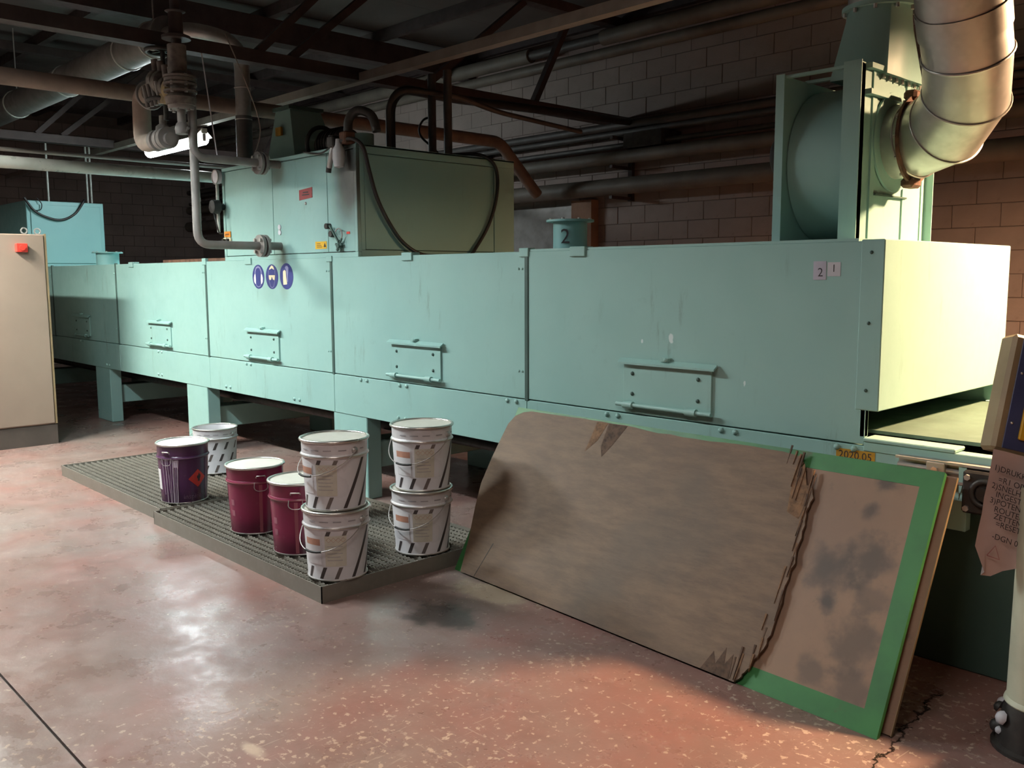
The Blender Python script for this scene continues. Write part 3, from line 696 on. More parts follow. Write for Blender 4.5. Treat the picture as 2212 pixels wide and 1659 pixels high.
# cowl, fan motor, hoses on the burner box roof
o = thing('roof_cowl', 'mint tapered cowl standing on the burner box roof', 'duct', (-7.15, 4.25, BZ))
cw = MB(); vs = [(-7.45 + 0.07, 4.05, BZ), (-6.87, 4.05, BZ), (-6.87, 4.5, BZ), (-7.38, 4.5, BZ), (-7.30, 4.12, 3.02), (-7.06, 4.12, 3.02), (-7.06, 4.42, 3.02), (-7.30, 4.42, 3.02)]
cw.add(vs, [(0, 3, 2, 1), (4, 5, 6, 7), (0, 1, 5, 4), (1, 2, 6, 5), (2, 3, 7, 6), (3, 0, 4, 7)]); cw.build('hood', 'mint_plain', o)
MB().box(-7.32, -7.04, 4.10, 4.44, 3.02, 3.05).build('top_flange', 'mint_dark', o)
MB().box(-7.20, -7.11, 4.055, 4.075, 2.80, 2.87).build('sticker', 'yellow_dirty', o)
o = thing('blower_motor', 'dark blower motor with coiled hoses behind the cowl', 'motor', (-6.5, 4.25, BZ))
MB().lathe([(0.0, -0.2), (0.10, -0.19), (0.12, -0.12), (0.12, 0.12), (0.10, 0.2), (0.0, 0.21)], (-6.55, 4.25, BZ + 0.17), 24, 0).build('motor_body', 'dark_iron', o, 40)
for i in range(7): MB().ring((-6.67 + i * 0.04, 4.25, BZ + 0.17), 0.123, 0.007, 24, 6, 0).build('cooling_fin', 'dark_iron', o, 60)
MB().box(-6.7, -6.4, 4.15, 4.35, BZ, BZ + 0.06).build('motor_foot', 'dark_iron', o)
MB().cyl((-6.25, 4.3, BZ), (-6.25, 4.3, BZ + 0.22), 0.09, n=24).build('blower_collar', 'mint_plain', o, 50)
MB().tube(arc((-6.72, 4.22, BZ + 0.17), 0.15, 0.2, 5.6, (0, 1, 0), (0, 0, 1), 24), 0.018, 8).build('coiled_hose', 'rubber', o, 60)
o = MB().tube(bend([(-6.28, 4.6, BZ - 0.01), (-6.28, 4.6, 3.02), (-6.31, 4.75, 3.16), (-6.36, 5.3, 3.16), (-6.4, 6.3, 3.2), (-6.6, 8.35, 3.3)], 0.22), 0.040, 12).build('arched_hose', 'rubber', None, 60)
tag(o, 'thick black hose arching up from the burner box roof', 'hose')
o = MB().tube(bend([(-6.17, 4.5, BZ - 0.01), (-6.17, 4.5, 3.0), (-6.15, 4.62, 3.11), (-6.1, 5.15, 3.13), (-6.1, 5.6, 3.05), (-6.15, 6.8, 3.0)], 0.20), 0.022, 12).build('bent_conduit', 'pipe_dark', None, 60)
tag(o, 'slim pale conduit bending over beside the black hose', 'conduit')
for i, (x, y, lab) in enumerate(((-6.23, 5.0, 'left of two dark upright pipes behind the burner box'), (-6.02, 5.0, 'right of two dark upright pipes behind the burner box'))):
    o = MB().cyl((x, y, BZ), (x, y, 3.30), 0.035, n=14).build('riser_pipe', 'pipe_dark', None, 60); tag(o, lab, 'pipe')
o = MB().tube(spline([(-6.27, 5.0, 2.95), (-6.33, 4.98, 2.93), (-6.36, 4.96, 2.86), (-6.33, 4.97, 2.78), (-6.24, 5.06, 2.66), (-6.2, 5.1, BZ)]), 0.010, 6).build('looped_wire', 'rubber', None, 60)
tag(o, 'thin black wire looping beside the upright pipes', 'wire')
# lamp gauge and knob on the left edge of the burner box
o = thing('pressure_gauge', 'pale round gauge on the left edge of the burner box', 'gauge', (-7.44, YF - 0.03, 2.44))
MB().cyl((-7.44, YF - 0.015, 2.445), (-7.44, YF - 0.05, 2.445), 0.058, n=24).build('dial', 'sign_white', o, 50)
MB().ring((-7.44, YF - 0.05, 2.445), 0.058, 0.006, 24, 6, 1).build('bezel', 'steel', o, 60)
MB().cyl((-7.45, YF - 0.03, 2.39), (-7.45, YF - 0.03, 1.98), 0.014, n=10).build('stem_pipe', 'pipe_light', o, 60)
MB().cyl((-7.44, YF - 0.02, 2.445), (-7.44, YF + 0.004, 2.445), 0.015, n=8).build('mount', 'steel', o)
o = thing('cable_gland', 'black knob with a drooping lead on the left edge of the burner box', 'cable', (-7.43, YF - 0.06, 2.19))
MB().lathe([(0.0, -0.12), (0.055, -0.11), (0.06, -0.05), (0.03, -0.03), (0.025, 0.0)], (-7.40, YF, 2.19), 16, 1).build('knob', 'black', o, 50)
MB().tube(spline([(-7.40, YF - 0.10, 2.16), (-7.37, YF - 0.10, 2.10), (-7.36, YF - 0.09, 2.03), (-7.38, YF - 0.06, 1.97), (-7.40, YF - 0.02, 1.97)]), 0.006, 6).build('lead', 'rubber', o, 60)

# ================================================================== GAS TRAIN
gx, gy = -6.47, 2.98
gp = thing('gas_pipe', 'grey gas pipe dropping to two flanged inlets on the burner box', 'pipe', (gx, gy, 1.837))
MB().tube(bend([(-6.66, gy, 3.06), (gx, gy, 3.06), (gx, gy, 1.837), (gx, YF + 0.02, 1.837)], 0.10), 0.031, 14).build('main_pipe', 'pipe_grey', gp, 60)
MB().tube(bend([(gx + 0.015, gy - 0.01, 2.66), (gx + 0.015, gy - 0.01, 2.462), (gx + 0.015, YF + 0.02, 2.462)], 0.10), 0.031, 14).build('branch_pipe', 'pipe_grey', gp, 60)
for z, xx in ((1.837, gx), (2.462, gx + 0.015)):
    for yy in (3.47, 3.508):
        f = MB().cyl((xx, yy, z), (xx, yy + 0.022, z), 0.085, n=28).build('flange', 'pipe_grey', gp, 60)
        for i in range(4):
            a = PI / 4 + i * PI / 2; yb = yy if yy < 3.5 else yy + 0.022
            MB().hexbolt((xx + 0.062 * math.cos(a), yb, z + 0.062 * math.sin(a)), (0, -1 if yy < 3.5 else 1, 0), 0.014, 0.018).build('bolt', 'steel', f)
vc = thing('valve_cluster', 'dusty cluster of gas valves hanging beside the lit tube', 'valve', (-6.55, 2.93, 2.6))
MB().cyl((-6.50, 2.90, 3.0), (-6.50, 2.90, ZR - 0.01), 0.035, n=14).build('drop_pipe', 'truss_paint', vc, 60)
MB().lathe([(0.10, 3.28), (0.10, 3.30), (0.05, 3.32), (0.05, 3.46), (0.07, 3.47), (0.0, 3.48)], (-6.50, 2.90, 0), 20).build('top_cap', 'truss_paint', vc, 40)
MB().cyl((-6.50, 2.90, 3.02), (-6.50, 2.90, 3.24), 0.065, n=18).build('actuator', 'valve_iron', vc, 50)
MB().lathe([(0.03, 2.80), (0.10, 2.82), (0.11, 2.87), (0.07, 2.90), (0.07, 2.96), (0.11, 2.98), (0.11, 3.0), (0.05, 3.05)], (-6.47, 2.90, 0), 24).build('valve_body', 'valve_iron', vc, 40)
for z in (2.905, 2.955, 3.005):
    f = MB().cyl((-6.47, 2.90, z), (-6.47, 2.90, z + 0.014), 0.115, n=24).build('flange', 'valve_iron', vc, 50)
    for i in range(6):
        a = i * PI / 3
        MB().hexbolt((-6.47 + 0.095 * math.cos(a), 2.90 + 0.095 * math.sin(a), z - 0.008), (0, 0, 1), 0.012, 0.03).build('bolt', 'steel', f)
f = MB().lathe([(0.085, 2.79), (0.09, 2.80), (0.09, 2.83), (0.06, 2.84)], (-6.47, 2.90, 0), 24).build('lower_flange', 'pipe_grey', vc, 50)
for i in range(6):
    a = i * PI / 3 + 0.3
    MB().hexbolt((-6.47 + 0.075 * math.cos(a), 2.90 + 0.075 * math.sin(a), 2.775), (0, 0, 1), 0.012, 0.025).build('bolt', 'steel', f)
MB().tube(bend([(-6.47, 2.90, 2.80), (-6.47, 2.90, 2.70), (-6.46, 2.91, 2.66), (-6.44, 2.93, 2.64)], 0.03), 0.030, 12).build('drain_leg', 'pipe_grey', vc, 60)
MB().lathe([(0.02, 2.615), (0.045, 2.62), (0.05, 2.655), (0.04, 2.69), (0.03, 2.70)], (-6.47, 2.90, 0), 16).build('drain_cock', 'pipe_grey', vc, 50)
for i, (xx, zz, rr, mt) in enumerate(((-6.62, 2.95, 0.085, 'valve_brass'), (-6.72, 2.98, 0.075, 'valve_iron'), (-6.80, 3.02, 0.09, 'valve_iron'), (-6.90, 3.05, 0.08, 'valve_iron'))):
    b = MB().lathe([(0.03, -0.05), (rr, -0.035), (rr * 1.1, 0.0), (rr, 0.035), (0.03, 0.05)], (xx, 2.92, zz), 20, 0).build('regulator', mt, vc, 40)
    MB().cyl((xx, 2.92, zz), (xx, 2.90, zz + 0.16), 0.030, 0.024, 12).build('spring_cap', 'valve_iron', b, 50)
MB().cyl((-6.47, 2.92, 2.955), (-6.98, 2.92, 3.05), 0.035, n=12).build('manifold', 'valve_iron', vc, 60)
for i in range(4): MB().cyl((-6.95 + i * 0.075, 2.86, 2.86 + 0.0), (-6.97 + i * 0.075, 2.84, 3.02), 0.016, n=8).build('stud', 'pipe_grey', vc, 60)
MB().bar((-6.75, 2.9, 2.9), (-6.48, 2.9, 2.86), 0.10, 0.07).build('solenoid', 'valve_brass', vc)
for c_, R_ in (((-6.86, 2.95, 3.27), 0.115), ((-6.80, 2.93, 2.90), 0.12)):
    wl_ = MB().ring(c_, R_, 0.016, 28, 8, 2).build('hand_wheel', 'dark_iron', vc, 60)
    h = MB()
    for i in range(4): h.bar(c_, (c_[0] + R_ * math.cos(i * PI / 2 + 0.4), c_[1] + R_ * math.sin(i * PI / 2 + 0.4), c_[2]), 0.016, 0.012)
    h.cyl((c_[0], c_[1], c_[2] - 0.14), (c_[0], c_[1], c_[2] + 0.02), 0.018, n=10); h.build('spokes', 'dark_iron', wl_)
MB().ring((-7.08, 2.93, 2.98), 0.10, 0.012, 24, 6, 0).build('clamp_ring', 'pipe_grey', vc, 60)
MB().cyl((-6.85, 2.93, 2.66), (-6.85, 2.93, 2.80), 0.022, n=10).build('bleed_pipe', 'valve_iron', vc, 60)
ip = thing('insulated_pipe', 'fat lagged pipe bending down left of the valve cluster', 'pipe', (-7.26, 2.9, 2.64))
MB().tube(bend([(-7.08, 2.93, 3.0), (-7.245, 2.93, 3.0), (-7.255, 2.93, 2.63), (-6.98, 2.93, 2.63)], 0.11, 8), 0.068, 20).build('lagging', 'insulation', ip, 60)
for x in (-7.0, -6.90, -6.83): MB().cyl((x, 2.93, 2.63), (x + 0.055, 2.93, 2.63), 0.080, n=20).build('coupling', 'pipe_grey', ip, 50)
MB().cyl((-6.99, 2.93, 2.63), (-6.735, 2.93, 2.62), 0.045, n=16).build('outlet_pipe', 'pipe_grey', ip, 60)
MB().lathe([(0.055, 2.68), (0.05, 2.72), (0.025, 2.74), (0.025, 2.80)], (-6.87, 2.93, 0), 14).build('bonnet', 'pipe_grey', ip, 50)

# flue from the far end of the burner box, joining the big overhead duct
o = thing('flue_pipe', 'dark upright flue with silver elbow behind the gas pipe', 'duct', (-7.6, 3.97, BZ - 0.3))
MB().tube([(-7.555, 3.95, 2.35), (-7.555, 3.95, 3.00)], 0.070, 24).build('lower_flue', 'pipe_dark', o, 60)
MB().tube(bend([(-7.555, 3.95, 3.0), (-7.555, 3.95, 3.62), (-7.62, 3.52, 3.68), (-8.05, 3.50, 3.70)], 0.24, 6), 0.066, 24).build('elbow', 'galv', o, 60)
for z in (2.97, 3.24): MB().ring((-7.555, 3.95, z), 0.068, 0.006, 24, 6, 2).build('band', 'steel', o, 60)
o = thing('overhead_duct', 'large grey duct running away under the roof at far left', 'duct', (-12, 3.5, 3.7))
MB().tube([(-8.0, 3.5, 3.70), (-17.9, 3.5, 3.70)], 0.155, 28).build('duct', 'duct_grey', o, 60)
for x in (-8.3, -8.9, -10.6, -12.4): MB().ring((x, 3.5, 3.70), 0.158, 0.010, 28, 6, 0).build('seam_ring', 'pipe_light', o, 60)
for x in (-8.3, -12.4): MB().cyl((x, 3.5, 3.85), (x, 3.5, ZR), 0.008, n=6).build('hanger', 'steel', o)
o = MB().tube(spline([(-6.55, 3.3, 3.4), (-6.5, 3.45, 3.0), (-6.48, 3.52, 2.75), (-6.5, 3.5, 2.58), (-6.53, 3.47, 2.50)]), 0.0045, 5).build('hanging_wire', 'trunk_white', None, 60)
tag(o, 'thin pale wire hanging to the upper gas flange', 'wire')
o = MB().cyl((-6.85, 3.25, 3.31), (-6.80, 3.32, 2.53), 0.005, n=5).build('thin_rod', 'sign_white'); tag(o, 'thin bright rod hanging in front of the dark flue', 'rod')

# ================================================================== PIPES OVERHEAD
o = MB().tube(bend([(-7.7, -2.9, 3.10), (-7.7, 7.15, 3.10), (-7.7, 7.75, 2.55)], 0.12), 0.066, 18).build('tan_pipe', 'pipe_tan', None, 60)
tag(o, 'tan lagged pipe crossing behind the gas valves to the back wall', 'pipe')
o = MB().cyl((-9.4, -1.0, 2.66), (-9.4, 8.35, 2.66), 0.058, n=22).build('bright_pipe', 'pipe_light', None, 60); tag(o, 'thick pale pipe catching the tube light at far left', 'pipe')
o = MB().cyl((-9.6, -1.0, 2.80), (-9.6, 5.2, 2.80), 0.020, n=14).build('slim_pipe', 'pipe_grey', None, 60); tag(o, 'slim pipe just above the thick pale pipe at far left', 'pipe')
wall_pipes = [(3.27, 0.045, 8.10, 'pipe_dark', 'upper thin dark pipe on the back wall'), (3.20, 0.035, 8.18, 'pipe_dark', 'dark pipe hugging the wall just under the upper thin one'),
              (3.05, 0.03, 8.12, 'pipe_dark', 'thin dark pipe above the thick wall pipe'), (2.92, 0.075, 8.10, 'pipe_wall', 'thick dusty pipe halfway up the back wall'),
              (2.60, 0.095, 8.08, 'pipe_wall', 'lowest and thickest brown pipe on the back wall'), (4.10, 0.06, 8.12, 'pipe_wall', 'lower of two dusty pipes high under the roof')]
for z, r, y, mt, lab in wall_pipes:
    o = MB().cyl((-17.9, y, z), (3.1, y, z), r, n=16).build('wall_pipe', mt, None, 60); tag(o, lab, 'pipe', 'pipes along the back wall')
o = thing('high_pipe', 'upper dusty pipe under the roof with a dark unlagged stretch', 'pipe', (-8, 8.05, 4.25), 0, 'pipes along the back wall')
MB().cyl((-17.9, 8.05, 4.25), (-8.1, 8.05, 4.25), 0.085, n=18).build('lagging', 'pipe_wall', o, 60)
MB().cyl((-8.1, 8.05, 4.25), (-6.95, 8.05, 4.25), 0.055, n=18).build('bare_stretch', 'pipe_dark', o, 60)
MB().cyl((-6.95, 8.05, 4.25), (3.1, 8.05, 4.25), 0.085, n=18).build('lagging', 'pipe_wall', o, 60)
for x, lab in ((-6.78, 'dark pipe bracket on the back wall left of the fan'), (-9.2, 'dark pipe bracket on the back wall behind the burner box')):
    o = thing('pipe_bracket', lab, 'bracket', (x, YW, 2.4), 0, 'wall brackets')
    MB().box(x - 0.03, x + 0.03, YW - 0.06, YW - 0.012, 2.45, 3.35).build('upright', 'truss_paint', o)
    for z in (2.46, 2.80, 3.12): MB().box(x - 0.02, x + 0.02, 8.0, YW - 0.06, z, z + 0.035).build('arm', 'truss_paint', o)
o = MB().box(-6.62, -6.10, 8.02, YW - 0.02, 3.0, 3.16).build('junction_box', 'dark_iron'); tag(o, 'dark box fixed between the pipes on the back wall', 'box')
o = MB().box(-7.62, -7.30, YW - 0.14, YW - 0.011, 0, 2.5).build('brick_pier', 'brick_brown'); tag(o, 'brown pier standing against the back wall', 'pier')
o = MB().box(-9.35, -7.62, YW - 0.05, YW - 0.008, 0, 2.45).build('wall_panel', 'pipe_grey'); tag(o, 'grey sheet on the wall left of the brown pier', 'panel')

# ================================================================== SECOND HEATER BOX (far left)
hb = thing('heater_box', 'pale blue green heater box at the far end of the tunnel roof', 'machine', (-13.85, 4.15, ZT))
MB().box(-14.9, -12.89, YF, 4.62, ZT, 2.59).build('body', 'mint_blue', hb, None, 0.006)
MB().box(-12.89, -12.875, YF + 0.05, 4.57, ZT + 0.05, 2.54).build('side_panel', 'mint_blue', hb, None, 0.003)
for y in (4.0, 4.5, 4.55):
    o = MB().cyl((-13.1, y, 2.58), (-13.1, y, 3.4), 0.014, n=8).build('conduit', 'pipe_light', hb, 60)
o = MB().tube(spline([(-12.85, 3.63, 2.62), (-12.85, 3.75, 2.45), (-12.85, 3.95, 2.36), (-12.85, 4.1, 2.36), (-12.85, 4.25, 2.45), (-12.85, 4.36, 2.61), (-12.95, 4.4, 2.63)]), 0.016, 8).build('slack_cable', 'rubber', None, 60)
tag(o, 'black cable drooping across the far heater box side', 'cable')
o = MB().tube(spline([(-12.85, 3.78, 2.62), (-12.84, 3.83, 2.55), (-12.84, 3.82, 2.48), (-12.84, 3.77, 2.46), (-12.85, 3.70, 2.48)]), 0.006, 6).build('thin_lead', 'rubber', None, 60)
tag(o, 'thin lead curling at the top of the far heater box', 'cable')

# ================================================================== BEIGE CABINET
cx = -9.33
kb = thing('electrical_cabinet', 'tall beige control cabinet on a dark plinth at the left edge', 'cabinet', (cx - 1.2, 2.2, 0))
MB().box(cx - 2.4, cx - 0.02, 1.55, 2.80, 0.19, 2.005).build('body', 'cabinet', kb, None, 0.008)
MB().box(cx - 0.02, cx, 1.56, 2.782, 0.205, 2.0).build('door', 'cabinet', kb, None, 0.005)
MB().box(cx - 0.02, cx - 0.008, 2.788, 2.806, 0.20, 2.01).build('edge_trim', 'panel_tan', kb)
MB().box(cx - 2.38, cx - 0.015, 1.57, 2.805, 0.0, 0.19).build('plinth', 'plinth', kb)
for y, x in ((2.63, cx - 0.05), (2.76, cx - 0.10)):
    MB().ring((x, y, 2.035), 0.026, 0.007, 18, 6, 0).build('lifting_eye', 'steel', kb, 60)
o = MB().box(cx, cx + 0.055, 2.53, 2.625, 1.835, 1.915).build('stop_switch', 'red', None, None, 0.004); tag(o, 'red emergency switch box on the beige cabinet door', 'switch')
MB().cyl((cx + 0.055, 2.577, 1.875), (cx + 0.068, 2.577, 1.875), 0.026, n=18).build('button', 'red', o, 50)

# ================================================================== EXTRACTION FAN
xa, xb, ya, yb, zt = -2.27, -1.90, 3.90, 4.62, 2.515
fn = thing('extraction_fan', 'mint centrifugal fan in an angle frame on the tunnel roof', 'fan', ((xa + xb) / 2, 4.26, ZT))
cyy, czz = 4.27, 2.12
sc = MB()
prof = []; N = 44
R0, R1 = 0.335, 0.345
for sx in (xa + 0.012, xb - 0.012):
    for i in range(N):
        a = 2 * PI * i / N; r = R0
        prof.append((sx, cyy + r * math.cos(a), czz + r * 1.07 * math.sin(a)))
fs = [(i, (i + 1) % N, N + (i + 1) % N, N + i) for i in range(N)]
sc.add(prof, fs); sc.build('scroll_casing', 'mint_plain', fn, 50)
for x0 in (xa, xb - 0.008):
    MB().box(x0, x0 + 0.008, ya + 0.004, yb - 0.004, ZT + 0.012, zt - 0.006).build('side_plate', 'mint_plain', fn)
def angle_post(x, y, z0, z1, sx, sy, w_=0.05, t_=0.006):
    return MB().box(min(x, x + sx * w_), max(x, x + sx * w_), min(y, y + sy * t_), max(y, y + sy * t_), z0, z1).box(min(x, x + sx * t_), max(x, x + sx * t_), min(y, y + sy * w_), max(y, y + sy * w_), z0, z1)
MB().box(xa - 0.035, xa + 0.008, ya - 0.003, ya + 0.004, ZT - 0.002, zt + 0.005).build('frame_post', 'mint_plain', fn)
angle_post(xb, ya, ZT - 0.002, zt + 0.005, -1, 1, 0.05).build('frame_post', 'mint_plain', fn)
MB().box(xb - 0.075, xb + 0.008, ya - 0.005, ya, ZT - 0.002, zt + 0.010).build('frame_post', 'mint_plain', fn)
angle_post(xb, yb, ZT - 0.002, zt, 1, -1, 0.045).build('frame_post', 'mint_plain', fn)
MB().box(xb + 0.0, xb + 0.008, 4.36, 4.405, ZT - 0.002, zt).build('frame_post', 'mint_plain', fn)
MB().box(xb + 0.0, xb + 0.008, ya + 0.115, ya + 0.155, ZT - 0.002, zt).build('frame_post', 'mint_plain', fn)
for z in (zt - 0.02, zt - 0.13): MB().box(xb, xb + 0.03, ya + 0.05, yb, z, z + 0.022).build('frame_rail', 'mint_plain', fn)
MB().box(xb, xb + 0.016, ya + 0.155, 4.39, 1.955, 1.962).build('panel_joint', 'mint_dark', fn)
MB().box(xa, xb, ya + 0.01, ya + 0.04, zt - 0.012, zt).build('frame_rail', 'mint_plain', fn)
MB().box(xa, xb, ya + 0.20, ya + 0.23, zt - 0.012, zt + 0.002).build('frame_rail', 'mint_plain', fn)
MB().box(xa - 0.04, xb + 0.04, ya, yb, ZT - 0.002, ZT + 0.014).build('base_frame', 'mint_plain', fn)
for i in range(7):
    MB().hexbolt((xb + 0.012, ya + 0.2 + i * 0.065, zt - 0.024), (0, 0, -1), 0.008, 0.02).build('bolt', 'steel', fn)
# bearing stub at the back
MB().cyl((xa, cyy - 0.02, 2.19), (xa - 0.15, cyy - 0.02, 2.19), 0.085, n=22).build('bearing_housing', 'mint_blue', fn, 50)
MB().lathe([(0.03, 0.0), (0.10, 0.0), (0.115, -0.02), (0.115, -0.055), (0.10, -0.07), (0.03, -0.06)], (xa - 0.14, cyy - 0.02, 2.19), 26, 0).build('pulley', 'dark_iron', fn, 40)
MB().cyl((xa - 0.2, cyy - 0.02, 2.19), (xa - 0.25, cyy - 0.02, 2.19), 0.02, n=12).build('shaft', 'steel', fn, 50)
# outlet cone, square below and round above
ccx, ccy = -1.99, 4.25
oc_ = MB(); n = 32; vs = []
for i in range(n):
    a = 2 * PI * i / n + PI / 4; q = max(abs(math.cos(a)), abs(math.sin(a)))
    vs.append((ccx + 0.135 * math.cos(a) / q, ccy + 0.19 * math.sin(a) / q, zt - 0.03))
for i in range(n):
    a = 2 * PI * i / n + PI / 4; vs.append((ccx + 0.14 * math.cos(a), ccy + 0.14 * math.sin(a), 2.81))
oc_.add(vs, [(i, (i + 1) % n, n + (i + 1) % n, n + i) for i in range(n)]); oc_.build('outlet_cone', 'mint_plain', fn, 25)
f = MB().cyl((ccx, ccy, 2.805), (ccx, ccy, 2.825), 0.165, n=36).build('outlet_flange', 'mint_plain', fn, 50)
for i in range(10):
    a = 2 * PI * i / 10; MB().hexbolt((ccx + 0.153 * math.cos(a), ccy + 0.153 * math.sin(a), 2.805), (0, 0, -1), 0.009, 0.018).build('bolt', 'steel', f)
o = MB().tube([(ccx, ccy, 2.826), (ccx, ccy, ZR - 0.01)], 0.140, 32).build('exhaust_stack', 'galv', None, 60); tag(o, 'galvanised round stack rising from the fan outlet', 'duct')
# galvanised inlet duct: flange, mitred elbow, spiral duct
du = thing('spiral_duct', 'shiny galvanised spiral duct elbowing up from the fan inlet', 'duct', (-1.7, 4.2, 2.0))
dp = [(-1.90, 4.25, 2.205), (-1.78, 4.235, 2.205), (-1.625, 4.155, 2.235), (-1.505, 4.03, 2.33), (-1.46, 3.90, 2.475)]
dirs = []
D = [Vector(p) for p in dp]; RR = 0.166
top = Vector((-1.42, 3.60, 2.89)); top2 = D[-1] + (top - D[-1]).normalized() * 2.45
path = D + [top2]
ts = [(path[i + 1] - path[i]).normalized() for i in range(len(path) - 1)]
u = ts[0].orthogonal().normalized(); n = 40; rings = []
for i in range(len(path)):
    tin = ts[max(0, i - 1)]; tout = ts[min(len(ts) - 1, i)]
    if i > 0 and i < len(ts): u2 = tin.rotation_difference(tout) @ u
    else: u2 = u
    m_n = (tin + tout).normalized(); w_ = tin.cross(u)
    ring = []
    for j in range(n):
        a = 2 * PI * j / n; p = path[i] + (u * math.cos(a) + w_ * math.sin(a)) * RR
        d = (path[i] - p).dot(m_n) / tin.dot(m_n); ring.append(p + tin * d)
    rings.append(ring); u = u2
for i in range(len(path) - 2):
    s_ = MB().add(rings[i] + rings[i + 1], [(j, (j + 1) % n, n + (j + 1) % n, n + j) for j in range(n)])
    s_.build('elbow_segment', 'galv', du, 60)
    cen = [tuple(Vector(p) + (Vector(p) - path[i + 1]).normalized() * 0.002) for p in rings[i + 1]]
    MB().tube(cen + cen[:1], 0.006, 6, False).build('seam_bead', 'galv', du, 60)
s_ = MB().add(rings[-2] + rings[-1], [(j, (j + 1) % n, n + (j + 1) % n, n + j) for j in range(n)])
s_.build('spiral_tube', 'galv', du, 60)
t_ = ts[-1]; u = t_.orthogonal().normalized(); w_ = t_.cross(u); sp_pts = []
L = (path[-1] - path[-2]).length
for i in range(int(L / 0.135 * 36)):
    s = i / 36 * 0.135; a = -2 * PI * i / 36
    if s < 0.16: continue
    sp_pts.append(path[-2] + t_ * s + (u * math.cos(a) + w_ * math.sin(a)) * (RR + 0.001))
MB().tube(sp_pts, 0.005, 5).build('spiral_seam', 'galv', du, 60)
c0 = path[-2] + t_ * 0.02
MB().tube([path[-2] + t_ * 0.10, path[-2] + t_ * 0.20], RR + 0.006, 40, False).build('joint_collar', 'galv', du, 60)
f = MB().cyl((-1.895, 4.25, 2.205), (-1.885, 4.25, 2.205), 0.225, n=40).build('wall_flange', 'mint_plain', du, 50)
f = MB().lathe([(RR, 0.0), (RR + 0.03, 0.0), (RR + 0.03, 0.012), (RR, 0.012)], (-1.80, 4.237, 2.205), 40, 0, True).build('inlet_flange', 'rust', du, 50)
for i in range(12):
    a = 2 * PI * i / 12; MB().hexbolt((-1.80, 4.237 + (RR + 0.017) * math.cos(a), 2.205 + (RR + 0.017) * math.sin(a)), (-1, 0, 0), 0.008, 0.014).build('bolt', 'steel', f)
MB().box(-1.83, -1.77, 4.17, 4.29, 2.375, 2.42).build('flange_lug', 'rust', du, None, 0.012)
MB().box(-1.83, -1.77, 4.18, 4.28, 1.99, 2.035).build('flange_lug', 'rust', du, None, 0.012)

# ================================================================== GRATING TRAYS
def grate(x0, x1, y0, y1, label, h=0.085):
    t = thing('spill_grate', label, 'grating', ((x0 + x1) / 2, (y0 + y1) / 2, 0), 0, 'spill grates on the floor')
    for a in ((x0, x1, y0, y0 + 0.005), (x0, x1, y1 - 0.005, y1), (x0, x0 + 0.005, y0, y1), (x1 - 0.005, x1, y0, y1)):
        MB().box(a[0], a[1], a[2], a[3], 0, h).build('rim_plate', 'grating', t)
    MB().box(x0 + 0.005, x1 - 0.005, y0 + 0.005, y1 - 0.005, 0.0, 0.006).build('tray_floor', 'dark_iron', t)
    L = x1 - x0 - 0.012; poly = [(0, 0), (L, 0)]; nt = int(L / 0.036); st = L / nt
    for i in range(nt, 0, -1): poly += [(i * st, 0.030), (i * st - st * 0.45, 0.030), (i * st - st * 0.55, 0.025), (i * st - st * 0.95, 0.025)]
    poly.append((0, 0.030))
    o0 = MB().prism(poly, (0, 0, 0), (1, 0, 0), (0, 0, 1), 0.005).build('bearing_bar', 'bar_steel'); me = o0.data; bpy.data.objects.remove(o0)
    nb = int((y1 - y0) / 0.046)
    for i in range(1, nb):
        link('bearing_bar', me, None, t, (x0 + 0.006, y0 + (y1 - y0) * i / nb, h - 0.032))
    cr = MB(); nc = int((x1 - x0) / 0.026)
    for i in range(1, nc):
        x = x0 + (x1 - x0) * i / nc; cr.box(x - 0.0015, x + 0.0015, y0 + 0.005, y1 - 0.005, h - 0.024, h - 0.016)
    stuff(cr.build('cross_rods', 'grating', t))
    return t
grate(-5.80, -3.77, 2.29, 3.50, 'nearer serrated steel spill grate under the paint pails')
grate(-7.78, -5.83, 2.345, 3.46, 'farther steel spill grate under the purple and open pails')
GZ = 0.085

